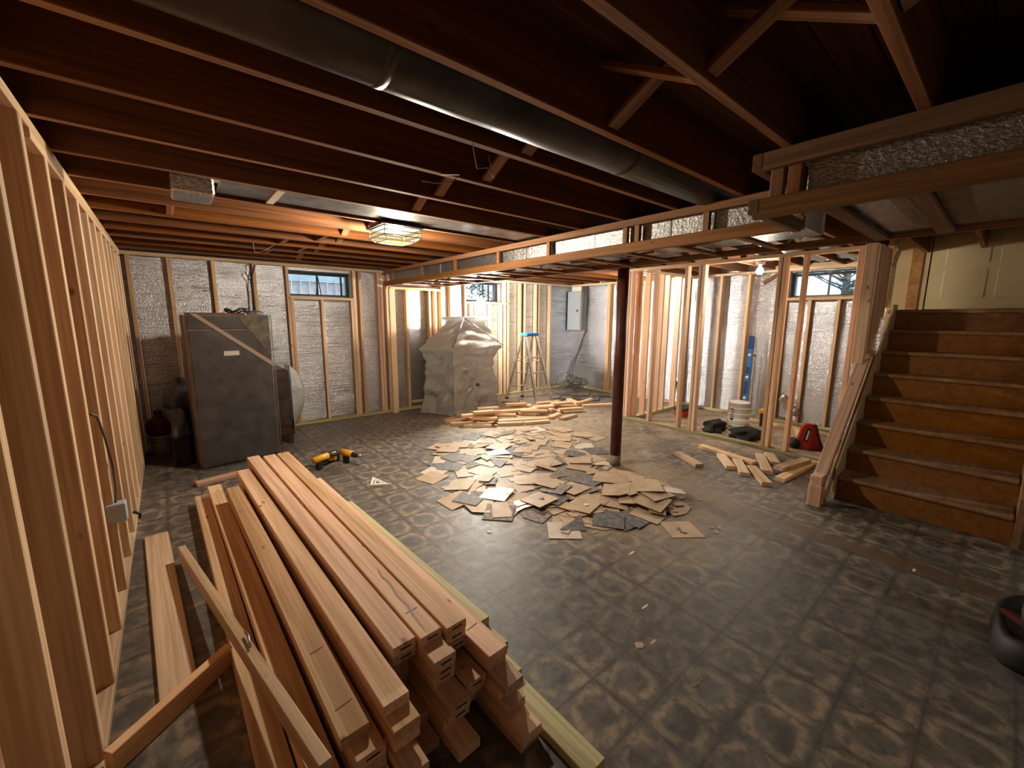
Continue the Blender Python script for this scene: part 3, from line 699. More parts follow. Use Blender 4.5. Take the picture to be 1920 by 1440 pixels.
# ---- ten offcuts near the stairs
off = [(4.26, 2.22, 4.05, 1.87, 'lone offcut nearest the round post'), (4.72, 2.18, 4.57, 1.54, 'longest offcut of the group before the partition'),
       (4.56, 1.88, 4.24, 1.64, 'offcut second from the left end of the group'), (4.53, 1.70, 4.16, 1.48, 'offcut third from the left end of the group'),
       (4.42, 1.52, 4.06, 1.25, 'offcut pointing closest to the camera'), (4.90, 1.61, 4.39, 1.36, 'offcut in the middle of the group'),
       (5.02, 1.56, 4.72, 1.40, 'short offcut against the partition plate'), (5.10, 1.16, 4.27, 1.22, 'long offcut under the crossing one by the stairs'),
       (4.98, 1.20, 4.48, 1.30, 'offcut lying on top of another by the stairs')]
for x0, y0, x1, y1, lab in off: lumber('offcut', x0, y0, x1, y1, M['pale'], 'pale lumber ' + lab, 'offcut', 'lumber offcuts beside the partition plate')
# ---- scrap wood heap in front of the ladder
Wd = [(3.07,4.73,3.37,4.49),(2.96,4.90,3.27,4.72),(2.95,5.05,3.30,5.00),(3.21,4.99,3.39,4.61),(3.61,5.44,3.65,5.14),(3.74,4.98,4.03,4.74),(3.47,4.48,3.79,4.30),(3.80,4.29,4.16,4.15),(3.52,4.62,4.25,4.26),(4.29,4.28,4.60,4.37),(4.13,4.80,4.32,4.60),(3.60,5.06,4.62,4.66),(4.69,4.72,4.73,4.45),(4.89,4.76,5.28,4.60),(4.69,4.46,5.06,4.31),(4.38,4.13,4.74,4.17),(5.35,4.55,5.85,4.30),(5.45,4.96,5.30,4.59),(5.46,4.73,5.93,4.82),(4.38,4.85,5.00,4.76),(3.31,5.32,3.51,5.25),(3.42,4.67,3.57,4.62),(3.00,5.12,3.21,5.15),(3.56,5.03,3.70,4.88)]
for _ in range(10):
    x, y, a = random.uniform(3.2, 5.0), random.uniform(4.6, 5.1), random.uniform(-.9, .3); l = random.uniform(.12, .22)
    Wd.append((x-l*math.cos(a), y-l*math.sin(a)-.0, x+l*math.cos(a), y+l*math.sin(a)))
def tn(q):
    a = math.degrees(math.atan2(q[3]-q[1], q[2]-q[0])) % 180
    return 'lying level' if 125 < a < 165 else ('slanting down right' if a >= 165 or a < 20 else ('pointing at the viewer' if a < 80 else 'slanting up right'))
for k, q in enumerate(Wd):
    cx, cy, ln = (q[0]+q[2])/2, (q[1]+q[3])/2, math.hypot(q[2]-q[0], q[3]-q[1])
    wh = 'near the covered machine' if cx < 3.45 else ('before the stepladder' if cx > 4.55 else 'in the middle')
    sz = 'long' if ln > .7 else ('short' if ln < .32 else 'medium')
    dp = 'front' if cy < 4.55 else 'back'
    lumber('scrap_block', *q, M['fresh'] if k % 3 else M['pale'], '%s lumber scrap %s, %s of the wood heap, %s' % (sz, wh, dp, tn(q)), 'wood scrap', 'scrap wood heap pieces, %s %s %s, %s' % (sz, wh, dp, tn(q)))

# ---- broken floor tiles
TH_ = .0032
def tile_poly(kind):
    s = .1143
    if kind == 'full':
        P = [(-s, -s), (s, -s), (s, s), (-s, s)]
    elif kind == 'corner':
        c = random.uniform(.04, .13); P = [(-s, -s), (s, -s), (s, s-c), (s-c*random.uniform(.4, 1.2), s), (-s, s)]
    elif kind == 'half':
        a, b = random.uniform(-.5, .5)*s, random.uniform(-.7, .7)*s; P = [(-s, -s), (a, -s), ((a+b)/2+J(.02), J(.05)), (b, s), (-s, s)]
    elif kind == 'tri':
        P = [(-s, -s), (s*random.uniform(.2, 1), -s), (J(.03), J(.03)), (-s, s*random.uniform(.2, 1))]
    else:
        r = random.uniform(.025, .06); n = random.choice((4, 5)); a0 = random.random()*6
        P = [(r*random.uniform(.6, 1.25)*math.cos(a0+2*PI*k/n), r*random.uniform(.6, 1.2)*math.sin(a0+2*PI*k/n)) for k in range(n)]
    return P
theap = Heap(.018)
def tile(x, y, a, P, mk, label, group, tilt=None, z=None):
    ca, sa = math.cos(a), math.sin(a); W_ = [(x+ca*u-sa*v, y+sa*u+ca*v) for u, v in P]
    pl_ = None
    if z is None:
        z, b_, g_x = theap.settle(W_, TH_, x, y); pl_ = Vector((-b_, -g_x, 1)).normalized()
    n = len(P); me = bpy.data.meshes.new('tile')
    vs = [(u, v, 0) for u, v in P]+[(u, v, TH_) for u, v in P]
    me.from_pydata(vs, [], [tuple(range(n))[::-1], tuple(range(n, 2*n))]+[(k, (k+1) % n, n+(k+1) % n, n+k) for k in range(n)])
    me.materials.append(M[mk]); me.materials.append(M['tileg'])
    for p in me.polygons:
        if abs(p.normal.z) < .5: p.material_index = 1
    if group == 'auto': label = label+', '+layer(z); group = label.replace(' tile ', ' tiles ')
    o = bpy.data.objects.new('broken_tile', me); COL.objects.link(o)
    tl = tilt or (J(.013), J(.013)); R_ = max(math.hypot(*p) for p in P)
    if pl_ is not None: o.matrix_basis = Matrix.Translation((x, y, z+.0004)) @ Vector((0, 0, 1)).rotation_difference(pl_).to_matrix().to_4x4() @ Matrix.Rotation(a, 4, 'Z')
    else: o.location = (x, y, z+.0006); o.rotation_euler = (0, 0, a)
    return tag(o, label, 'tile', group)
hull = [(1.86, 3.62), (2.2, 4.15), (2.9, 4.3), (3.6, 4.2), (4.05, 3.75), (4.05, 3.2), (3.35, 2.6), (3.30, 2.1), (3.22, 1.62), (2.95, 1.52), (2.6, 1.62), (2.15, 1.78), (1.98, 1.92), (2.02, 2.2), (1.82, 2.35), (1.70, 2.75), (1.66, 3.1)]
def inhull(x, y):
    ins = False
    for k in range(len(hull)):
        x1, y1 = hull[k]; x2, y2 = hull[(k+1) % len(hull)]
        if (y1 > y) != (y2 > y) and x < (x2-x1)*(y-y1)/(y2-y1)+x1: ins = not ins
    return ins
col_names = {'tilet': 'tan faced', 'tilep': 'pale faced', 'tileg': 'grey backed upturned', 'tileb': 'brown backed upturned'}
shape_names = {'full': 'whole', 'corner': 'chipped', 'half': 'half', 'tri': 'triangular', 'bit': 'tiny'}
def place(x, y):
    if x > 2.75 and y < 2.2: return 'in the thick pile nearest the stairs'
    u = x*R1.x+y*R1.y; v = x*math.sin(PS)+y*math.cos(PS)      # across and away from the viewer
    a = 'far' if v > 4.9 else ('near' if v < 3.35 else 'middle')
    b_ = 'left' if u < -.45 else ('right' if u > .35 else 'centre')
    return 'in the %s %s of the tile heap' % (a, b_)
def layer(z): return 'bottom layer' if z < .004 else ('lower layer' if z < .012 else ('upper layer' if z < .022 else 'topmost layer'))
cnt = 0
while cnt < 262:
    x, y = random.uniform(1.6, 4.2), random.uniform(1.4, 4.4)
    if not inhull(x, y): continue
    q = cnt/262
    kd = random.choices(['full', 'corner', 'half', 'tri', 'bit'], (28, 28, 26, 12, 6) if q > .3 else (30, 30, 30, 10, 0))[0]
    mk = random.choices(['tilet', 'tilep', 'tileg', 'tileb'], (66, 8, 17, 9))[0] if x > 2.2 or y < 2.4 else random.choices(['tilet', 'tilep', 'tileg'], (52, 24, 24))[0]
    a = random.choice((0, PI/2, PI, -PI/2)) + random.gauss(.35, .5)
    lab = '%s %s tile %s' % (col_names[mk], shape_names[kd], place(x, y))
    tile(x, y, a, tile_poly(kd), mk, lab, 'auto'); cnt += 1
# the thick pile at the right-hand end
for k in range(26):
    x, y = 3.02+J(.20), 1.84+J(.22)
    kd = random.choice(('full', 'corner', 'half', 'half')); mk = random.choice(('tilet', 'tilet', 'tilet', 'tileb'))
    lab = '%s %s tile stacked %s' % (col_names[mk], shape_names[kd], place(x, y))
    tile(x, y, random.random()*6, tile_poly(kd), mk, lab, 'auto', tilt=(J(.09), J(.09)))
def hero(x, y, a, kd, mk, lab): tile(x, y, a, tile_poly(kd), mk, lab, None, tilt=(J(.01), J(.01)))
hero(2.22, 2.31, .05, 'full', 'tilet', 'unbroken tan tile lying flat at the near left of the heap')
hero(2.42, 2.02, .25, 'full', 'tilet', 'tan tile carrying a small white chip at the heap near edge')
hero(2.50, 2.40, .3, 'full', 'tileb', 'dark brown upturned tile below the lone topmost tan tile')
hero(2.55, 2.52, .2, 'full', 'tilet', 'tan tile resting highest over a dark upturned tile')
hero(2.15, 1.93, .9, 'tri', 'tileg', 'dark grey tile propped at the heap corner closest the camera')
hero(2.02, 2.62, .5, 'corner', 'tilep', 'shiny pale tile at the left front of the heap')
hero(1.90, 3.0, .62, 'full', 'tilep', 'bright pale tile with grey speckles on the heap left side')
hero(1.82, 2.72, .45, 'half', 'tileg', 'dark grey strip of tile at the heap left tip')
hero(3.02, 1.82, .75, 'full', 'tilet', 'uppermost tan tile on the thick pile by the stairs side')
hero(3.17, 1.72, .95, 'half', 'chip', 'cracked whitish tile piece on the thick pile')
# tile lying apart with its crumbs
z0 = .0
tile(2.717, 1.348, .95, [(-.12, -.115), (.11, -.115), (.12, .115), (-.11, .115)], 'tilet', 'tan tile lying alone on the floor apart from the heap', None, tilt=(0, 0), z=0)
for k, (x, y) in enumerate(((2.70, 1.36), (2.68, 1.31), (2.92, 1.22), (2.95, 1.18), (2.88, 1.17), (3.3, 1.5), (2.78, 1.55), (2.62, 1.60), (2.2, 1.72), (1.5, 3.3), (1.68, 3.35), (1.62, 2.2))):
    tile(x, y, random.random()*6, [(-.02, -.01), (.02, -.012), (.025, .008), (-.01, .012)], 'tilet' if k > 1 else 'tileb', 'small tile crumb scattered on the bare floor round the heap', 'tile crumbs on the bare floor', tilt=(0, 0), z=TH_+.0006 if k < 2 else 0)
def chip(x, y, z, s, lab, mk='chip', el=1.0, a=0.):
    b = MB(); n = 7
    R_ = [[(x+s*f*(1+.25*math.sin(3.1*k+s*90))*el*math.cos(2*PI*k/n+a), y+s*f*(1+.2*math.cos(2.3*k))*math.sin(2*PI*k/n+a), z+h) for k in range(n)] for f, h in ((1, 0), (.96, s*.10), (.7, s*.16))]
    tag(b.rings(R_, smooth=False).build('chip', M[mk]), lab, 'debris')
zt = theap.h.get((int(2.42/.018), int(2.02/.018)), .01)+.006
chip(2.44, 2.0, zt, .022, 'small white plaster chip resting on a tan tile', 'white')
chip(3.05, 2.35, .0, .012, 'tiny white plaster chip on the floor beside the glue strip', 'white')
chip(1.55, .93, 0, .022, 'pinkish brown shard on the bare floor near the camera', 'tilet')
chip(1.62, .90, 0, .008, 'thin sliver beside the pinkish brown floor shard', 'tilet', 3)
chip(1.56, .66, 0, .010, 'dark splinter on the bare floor closest to the camera', 'tileb', 4, .3)
chip(1.80, 1.06, 0, .006, 'thin white sliver on the mid floor, nearest the foreground', 'chip', 5, .4)
chip(2.18, 1.40, 0, .008, 'short white sliver on the floor before the lone tile', 'chip', 4, 1.)
chip(3.35, .20, 0, .009, 'pale flake on the floor toward the stair foot', 'chip', 2.4, .8)

# ---- tall wrapped cabinet
cb = empty('wrapped_cabinet', (.5, 5.2, 0)); tag(cb, 'tall dark cabinet wrapped in clear film against the foil wall', 'cabinet')
Rc = Matrix.Translation((.15, 4.93, 0)) @ Matrix.Rotation(math.radians(6), 4, 'Z')
MB().box(0, .70, .02, .36, .02, 1.52, Rc).build('carcass', M['cabside'], cb, bevel=.006)
MB().box(.01, .69, .0, .02, .03, 1.37, Rc).build('door', M['cabinet'], cb, bevel=.004)
MB().box(.01, .69, .0, .02, 1.385, 1.51, Rc).build('top_panel', M['cabinet'], cb, bevel=.004)
MB().box(.27, .40, -.003, -.0002, 1.12, 1.165, Rc).build('paper_label', M['chip'], cb)
MB().pts([Rc @ Vector(p) for p in ((.03, -.008, 1.53), (.08, -.008, 1.53), (.70, -.008, .98), (.70, -.008, 1.03)) for p in (p,)] + [Rc @ Vector(p) for p in ((.03, -.006, 1.53), (.08, -.006, 1.53), (.70, -.006, .98), (.70, -.006, 1.03))],
         [(0, 1, 3, 2), (5, 4, 6, 7), (0, 4, 5, 1), (2, 3, 7, 6), (0, 2, 6, 4), (1, 5, 7, 3)]).build('tape_strip', M['tape'], cb)
MB().pts([Rc @ Vector(p) for p in ((.42, -.0045, 1.50), (.69, -.0045, 1.50), (.69, -.0045, 1.10), (.55, -.0045, 1.30), (.42, -.003, 1.50), (.69, -.003, 1.50), (.69, -.003, 1.10), (.55, -.003, 1.30))],
         [(0, 1, 2, 3), (7, 6, 5, 4), (0, 4, 5, 1), (1, 5, 6, 2), (2, 6, 7, 3), (3, 7, 4, 0)]).build('amber_film', M['ochre'], cb)
def wrinkly(P0, P1, n, zs, amp, seed, name, m, parent, flare=0, caps=(False, True), sub=6):
    pass
fm = MB(); nn = 16
def film_pt(u, v, side):
    z = .01+v*1.53; j = .006*noise.noise(Vector((u*5, v*14, side*3)))
    if side == 0: return Rc @ Vector((u*.71-.005, -.014+j, z))
    return Rc @ Vector((-.014+j, u*.37, z))
for side in (0, 1):
    vs = [film_pt(i/nn, k/nn, side) for k in range(nn+1) for i in range(nn+1)]
    fm.pts(vs, [(k*(nn+1)+i, k*(nn+1)+i+1, (k+1)*(nn+1)+i+1, (k+1)*(nn+1)+i) for k in range(nn) for i in range(nn)], True)
fm.build('film_wrap', M['film'], cb)
MB().tube([Rc @ Vector((.708, -.016, z)) for z in (.0, .5, 1.0, 1.53)], .004, 6).build('film_edge', M['bag'], cb)
# things on the cabinet
def blob(name, cx, cy, z, rx, ry, h, m, label=None, cat=None, seed=0, rough=.35, parent=None, n=18, rings=7):
    R_ = []
    for i in range(rings+1):
        f = i/rings; rr = math.cos(f*PI/2)**.6; zz = z+h*math.sin(f*PI/2)
        rg = []
        for k in range(n):
            a = 2*PI*k/n; d = 1+rough*noise.noise(Vector((math.cos(a)*1.6+seed, math.sin(a)*1.6, f*2.2)))*1.6
            rg.append((cx+rx*max(rr, .04)*d*math.cos(a), cy+ry*max(rr, .04)*d*math.sin(a), z+(zz-z)*(1+.4*rough*noise.noise(Vector((a, seed, f))))))
        R_.append(rg)
    o = MB().rings(R_).build(name, m, parent)
    if label: tag(o, label, cat)
    return o
MB().box(.04, .50, .05, .33, 1.5205, 1.54, Rc).build('folded_cloth', M['darkred'], bevel=.006); tag(COL.objects['folded_cloth'], 'dark red folded cloth lying on top of the tall cabinet', 'cloth')
b = MB()
pts = [Rc @ Vector((.46+.09*math.cos(t*.8)+.02*math.sin(t*3), .19+.07*math.sin(t*.8), 1.545+.018*math.sin(t*2.3)+.002*t)) for t in [k*.35 for k in range(44)]]
tag(b.tube(pts, .007, 6).build('cable_coil', M['rubber']), 'black cable coil heaped on top of the tall cabinet', 'cable')
pp = Rc @ Vector((.62, .19, 1.52))
blob('plastic_bag', pp.x, pp.y, 1.5205, .07, .09, .05, M['bag'], 'crumpled clear plastic bag on the cabinet right corner', 'bag', 4)
# cable hanging on the back wall above
hb = MB().tube([(.90, 6.17, 2.15), (.84, 6.16, 2.13), (.83, 6.16, 2.03), (.87, 6.16, 1.95), (.875, 6.16, 1.80), (.87, 6.16, 1.50)], .006, 6)
hb.tube([(.94, 6.17, 2.15), (.90, 6.16, 2.02), (.885, 6.16, 1.9), (.875, 6.155, 1.5)], .006, 6)
tag(hb.build('hanging_cable', M['rubber']), 'dark cable hanging down the foil wall above the cabinet', 'cable')

# ---- draped box right of cabinet
db = empty('draped_armchair', (.95, 5.6, 0)); tag(db, 'dark brown armchair under clear plastic, right of the tall cabinet', 'chair')
MB().box(.80, 1.06, 5.38, 5.92, .27, .90).build('back', M['walnut'], db, bevel=.03)
MB().box(.80, 1.08, 5.38, 5.92, .10, .30).build('base', M['walnut'], db, bevel=.01)
for x, y in ((.84, 5.42), (1.03, 5.42), (.84, 5.88), (1.03, 5.88)): part_box('leg', (x-.03, x+.03, y-.03, y+.03, 0, .10), M['walnut'], db)
R_ = []; n = 44
for v in range(12):
    f = v/11; rg = []
    for k in range(n):
        a = 2*PI*k/n; ca, sa = math.cos(a), math.sin(a); q = (abs(ca)**5+abs(sa)**5)**(-.2)
        ex = .20+.10*(1-f)*max(0, ca)+.01*noise.noise(Vector((a*3, f*2, 1)))*4*(1-f); ey = .32+.02*(1-f)
        z = .24+.66*min(1, f/.75)+(.04*math.sin(min(1, max(0, (f-.6)/.4))*PI/2))
        s = 1 if f < .8 else 1-((f-.8)/.2)**2*.97
        rg.append((.94+(ex-.05)*q*ca*s, 5.66+(ey-.02)*q*sa*s, z+.01*noise.noise(Vector((a*2, f*3, 7)))))
    R_.append(rg)
MB().rings(R_, (False, True)).build('plastic_cover', M['film'], db)
R_ = []
for v in range(14):      # bulging free edge of the sheet on the right
    f = v/13; z = .93-.72*f; bul = .03+.14*math.sin(PI*min(1, f*1.05))**.7
    R_.append([(1.06+bul*math.sin(PI*k/9)+.006*noise.noise(Vector((k, f*6, 2))), 5.30+.30*k/9, z+.02*noise.noise(Vector((k*.7, f*5, 0)))) for k in range(10)])
vs = [p for r in R_ for p in r]
MB().pts(vs, [(i*10+k, i*10+k+1, (i+1)*10+k+1, (i+1)*10+k) for i in range(13) for k in range(9)], True).build('hanging_sheet', M['sheet'], db)

# ---- dim corner: bags on a chair, red can on a pail
MB().box(-.02, .20, 5.50, 5.98, .0, .52).build('storage_box', M['dark'], bevel=.02); tag(COL.objects['storage_box'], 'dark box standing in shadow left behind the tall cabinet', 'box')
blob('plastic_bag', .07, 5.72, .521, .13, .20, .30, M['bag'], 'bluish grey plastic bag heaped on the dark box, upper bag', 'bag', 7, .5)
blob('plastic_bag', .01, 5.32, .30, .085, .13, .28, M['bag'], 'grey plastic bag slumped low at the cabinet left side', 'bag', 9, .5)
MB().box(-.07, .08, 5.22, 5.44, 0, .30).build('small_crate', M['dark'], bevel=.01); tag(COL.objects['small_crate'], 'small dark crate on the floor under the lower grey bag', 'crate')
pc = MB().lathe([(0, 0), (.085, 0), (.095, .19), (.10, .19), (.10, .20), (0, .20)], -.16, 5.93, 24).build('pail', M['bucket']); tag(pc, 'white pail in the dark far left corner', 'bucket')
MB().tube([(-.26, 5.93, .19), (-.25, 5.85, .12), (-.16, 5.82, .10), (-.08, 5.85, .12), (-.06, 5.93, .19)], .003, 5).build('pail_handle', M['alu'], pc)
rc = MB().lathe([(0, .201), (.10, .201), (.115, .24), (.115, .34), (.09, .38), (.035, .41), (.03, .44), (0, .44)], -.16, 5.93, 24).build('gas_can', M['darkred']); tag(rc, 'dark red can standing on the white pail in the corner', 'can')
MB().lathe([(0, .44), (.035, .44), (.035, .475), (0, .475)], -.16, 5.93, 14).build('can_cap', M['rubber'], rc)
MB().tube([(-.16, 5.84, .39), (-.16, 5.87, .47), (-.16, 5.95, .49), (-.16, 6.0, .45), (-.16, 6.03, .37)], .009, 8).build('can_handle', M['darkred'], rc)

# ---- outlet box and cable on the left wall
eb = MB().box(-.335, -.255, 2.885, 2.95, .43, .53).build('junction_box', M['panelgrey'], bevel=.004); tag(eb, 'open grey junction box fixed to a left wall stud', 'electrical box')
MB().tube([(-.235, 2.945, .45), (-.21, 2.95, .43), (-.215, 2.97, .40)], .008, 6).build('wire_stub', M['rubber'], eb)
part_box('mounting_tab', (-.30, -.255, 2.95, 3.0, .50, .505), M['steel'], eb)
tag(MB().tube([(-.30, 2.60, 1.07), (-.29, 2.70, 1.04), (-.285, 2.82, .90), (-.285, 2.92, .74), (-.287, 2.95, .60), (-.295, 2.92, .53)], .006, 6).build('wall_cable', M['wire']), 'thin cable drooping down the left wall studs to the box', 'cable')

# ---- the machine under its plastic sheet
wm = empty('covered_machine', (3.65, 5.65, 0)); tag(wm, 'bulky machine shrouded in milky plastic sheet, front of the back wall', 'machine')
MB().box(3.40, 4.05, 5.56, 5.88, .0, .85).build('cabinet_body', M['cabinet'], wm, bevel=.02)
MB().box(3.62, 4.02, 5.70, 5.88, .86, 1.40).build('upper_body', M['cabinet'], wm, bevel=.02)
def ringpts(C, n, z, amp, seed):
    """closed ring through corner points C with diagonal folds"""
    out = []; m = len(C)
    cx = sum(c[0] for c in C)/m; cy = sum(c[1] for c in C)/m
    for k in range(n):
        q = k/n*m; i = int(q); f = q-i; a, b_ = C[i], C[(i+1) % m]
        x, y = a[0]+(b_[0]-a[0])*f, a[1]+(b_[1]-a[1])*f
        d = Vector((x-cx, y-cy)); d.normalize()
        ridge = (1-abs(noise.noise(Vector((q*1.3+z*1.1, z*3.4-q*.8, seed))))*3.2)
        r2 = (1-abs(noise.noise(Vector((q*3.4-z*1.6, z*2.0+q*.5, seed+5))))*3)
        o = amp*(.55*ridge+.28*r2)-.6*amp
        kx, kz = x-3.74, z-.45; rr = math.hypot(kx, kz)
        if y < 5.62 and z < 1.05: o += .022*math.cos(11*math.atan2(kz, kx)+2*math.sin(rr*7))*math.exp(-rr/.38)*min(1, rr/.07)
        if z > .55: o += .014*math.sin(z*46+4.5*math.cos(q*1.9)+2*math.sin(q*4.1))*min(1, (z-.55)*5)
        o += .012*math.sin(z*17+q*6.5+3*noise.noise(Vector((q, z*2, seed+9))))
        out.append((x+d.x*o, y+d.y*o, max(.006, z+.012*noise.noise(Vector((x*4, y*4, z*2+seed))))))
    return out
def lerpC(A_, B_, f): return [(a[0]+(b_[0]-a[0])*f, a[1]+(b_[1]-a[1])*f) for a, b_ in zip(A_, B_)]
Cb = [(2.99, 5.86), (3.24, 5.30), (4.24, 5.44), (4.24, 5.92), (3.2, 6.05)]
Cm = [(3.06, 5.80), (3.28, 5.36), (4.20, 5.48), (4.20, 5.90), (3.3, 6.0)]
Cs = [(2.94, 5.78), (3.24, 5.31), (4.29, 5.40), (4.24, 5.96), (3.3, 6.02)]
Ct = [(3.47, 5.78), (3.64, 5.57), (4.10, 5.66), (4.14, 5.93), (3.57, 5.97)]
n = 220; R_ = []
for i in range(41):
    z = .008+.0252*i; f = i/40
    C = lerpC(Cb, Cm, min(1, f*1.8)) if f < .85 else lerpC(Cm, Cs, (f-.85)/.15)
    R_.append(ringpts(C, n, z, .075-.03*f, 1))
for i in range(1, 19):
    f = i/18; R_.append(ringpts(lerpC(Cs, Ct, f**.9), n, 1.03+.43*f, .042, 2))
Cp = [(3.40, 5.80), (3.62, 5.55), (4.20, 5.58), (4.22, 5.95), (3.5, 6.0)]
R_.append(ringpts(Cp, n, 1.475, .01, 3)); R_.append(ringpts(Cp, n, 1.505, .008, 3)); R_.append(ringpts(lerpC(Cp, Ct, .5), n, 1.515, .004, 3))
MB().rings(R_, (False, True)).build('plastic_sheet', M['sheet'], wm)
MB().tube([(3.26, 5.31, 1.06), (3.44, 5.42, 1.26), (3.62, 5.54, 1.50)], .007, 6).build('sheet_seam', M['bag'], wm)
MB().tube([(3.62, 5.54, 1.50), (3.95, 5.44, 1.26), (4.29, 5.38, 1.05)], .007, 6).build('sheet_seam', M['bag'], wm)
MB().tube([(3.225, 5.28, 1.02), (3.27, 5.32, .7), (3.25, 5.30, .35), (3.22, 5.26, .02)], .003, 6).build('sheet_crease', M['walnut'], wm)
blob('tape_knot', 3.75, 5.36, .42, .035, .02, .05, M['cabinet'], parent=wm, seed=3)

# ---- stepladder
la = empty('stepladder', (5.05, 5.55, 0)); tag(la, 'aluminium stepladder with a blue top beside the covered machine', 'ladder')
F1, F2, G1, G2 = Vector((4.95, 5.26, 0)), Vector((5.30, 5.22, 0)), Vector((4.80, 5.92, 0)), Vector((5.15, 5.88, 0))
T1, T2, S1, S2 = Vector((4.90, 5.50, 1.18)), Vector((5.12, 5.475, 1.18)), Vector((4.89, 5.58, 1.18)), Vector((5.11, 5.555, 1.18))
for a, b_ in ((F1, T1), (F2, T2)): board('rail', a+Vector((0, 0, .004)), b_, .05, .036, M['alu'], la, up=(0, -1, .2))
for a, b_ in ((G1, S1), (G2, S2)): board('rear_leg', a+Vector((0, 0, .004)), b_, .034, .024, M['alu'], la, up=(0, 1, .2))
for f in (.22, .45, .68): 
    a, b_ = F1.lerp(T1, f), F2.lerp(T2, f); board('step', a, b_, .078, .022, M['alu'], la)
for f in (.20, .42, .66): board('rear_brace', G1.lerp(S1, f), G2.lerp(S2, f), .02, .012, M['alu'], la)
for a, b_ in ((F1, G1), (F2, G2)): MB().tube([a.lerp(T1 if a is F1 else T2, .62), b_.lerp(S1 if b_ is G1 else S2, .62)], .006, 6).build('spreader', M['steel'], la)
for a, b_ in ((F1, F2),): 
    for s, t_ in ((F1.lerp(T1, .21), F1.lerp(T1, .02)), (F2.lerp(T2, .21), F2.lerp(T2, .02))): MB().tube([a.lerp(b_, .5)*.0+s.lerp(F1.lerp(T1, .21).lerp(F2.lerp(T2, .21), .5), .5), t_], .006, 6).build('corner_brace', M['alu'], la)
MB().box(4.86, 5.16, 5.44, 5.62, 1.18, 1.235).build('top_cap', M['blue'], la, bevel=.012)
for p in (F1, F2, G1, G2): part_box('foot', (p.x-.02, p.x+.02, p.y-.035, p.y+.035, 0, .03), M['rubber'], la, .004)

# ---- electrical panel with its cables
ep = empty('breaker_panel', (6.85, 6.1, 1.22)); tag(ep, 'grey electrical breaker panel mounted on the foil covered wall', 'electrical panel')
MB().box(6.79, 6.899, 5.90, 6.275, 1.24, 2.06).build('enclosure', M['panelgrey'], ep, bevel=.004)
MB().box(6.778, 6.79, 5.92, 6.255, 1.26, 2.04).build('door', M['panelgrey'], ep, bevel=.003)
part_box('latch', (6.770, 6.778, 5.965, 5.995, 1.63, 1.68), M['black'], ep)
MB().box(6.84, 6.899, 5.94, 6.2, 2.06, 2.16).build('conduit_block', M['chip'], ep)
cbm = MB()
for k in range(7):
    yy = 5.80+.012*k
    cbm.tube([(6.86-.005*k, yy+.0, 2.16), (6.86, yy-.01, 1.95), (6.85, yy+J(.01), 1.5), (6.84+J(.01), 5.78+J(.02), 1.22), (6.80+J(.03), 5.86+J(.04), .9), (6.72+J(.05), 5.98+J(.06), .55), (6.60+J(.06), 6.02+J(.08), .22)], .006, 5)
tag(cbm.build('cable_bundle', M['wire']), 'bundle of loose cables dropping beside the breaker panel', 'cable')
cc = MB()
for c in range(22):
    cx, cy, r = 6.42+J(.18), 5.74+J(.14), random.uniform(.10, .24); z = random.uniform(.03, .12); th, tl = random.random()*6.28, random.uniform(.2, 1.3)
    cc.tube([(cx+r*(math.cos(a)*math.cos(th)-math.sin(a)*math.cos(tl)*math.sin(th)), cy+r*(math.cos(a)*math.sin(th)+math.sin(a)*math.cos(tl)*math.cos(th)), max(.008, z+r*math.sin(tl)*(1+math.sin(a))*.8)) for a in [2*PI*k/22 for k in range(23)]], .0055, 5)
tag(cc.build('cable_tangle', M['wire']), 'tangled heap of cable loops on the floor below the breaker panel', 'cable')
for q, (c0, lab) in enumerate((((5.9, 5.1), 'dark cable snaking on the floor right of the ladder'), ((6.1, 4.9), 'second dark cable on the floor toward the right wall stud'), ((5.9, 5.45), 'dark cable curling on the floor before the tangled heap'))):
    P = [(c0[0]-.45+.13*k, c0[1]+.14*math.sin(k*1.2+q*2)-.03*k, .007) for k in range(9)]
    tag(MB().tube(P, .007, 6).build('floor_cable', M['rubber']), lab, 'cable')
P = [(4.45+.07*k, 5.62+.10*math.sin(k*1.1), .006) for k in range(9)]
tag(MB().tube(P, .005, 6).build('floor_cable', M['rubber']), 'thin black cord between the covered machine and the ladder feet', 'cable')

# ---- inside the partition: bucket, level, bags, nailer, misc
bk = MB().lathe([(0, 0), (.150, 0), (.150, .012), (.146, .03), (.150, .035), (.150, .055), (.142, .06), (.130, .34), (.134, .345), (.134, .36), (.128, .365), (0, .365)], 6.03, 2.30, 36).build('bucket', M['bucket'])
tag(bk, 'upturned white plastic bucket standing behind the partition studs', 'bucket')
for z in (.08, .11, .20, .28): MB().lathe([(.146-.035*z, z), (.152-.035*z, z+.003), (.152-.035*z, z+.008), (.146-.035*z, z+.011)], 6.03, 2.30, 36).build('rib', M['bucket'], bk)
def arcpatch(cx, cy, r0, r1, z0, z1, a0, a1, nm, m, par, lift=.0012, n=6):
    b = MB(); vs = []
    for z, r in ((z0, r0), (z1, r1)):
        for k in range(n+1):
            a = a0+(a1-a0)*k/n
            for d in (0, lift): vs.append((cx+(r+d)*math.cos(a), cy+(r+d)*math.sin(a), z))
    m2 = 2*(n+1); fs = []
    for k in range(n):
        i = 2*k; fs += [(i+1, i+3, m2+i+3, m2+i+1), (i, m2+i, m2+i+2, i+2), (i, i+2, i+3, i+1), (m2+i, m2+i+1, m2+i+3, m2+i+2)]
    return b.pts(vs, fs).build(nm, m, par)
dA = math.atan2(-2.30, -6.03)
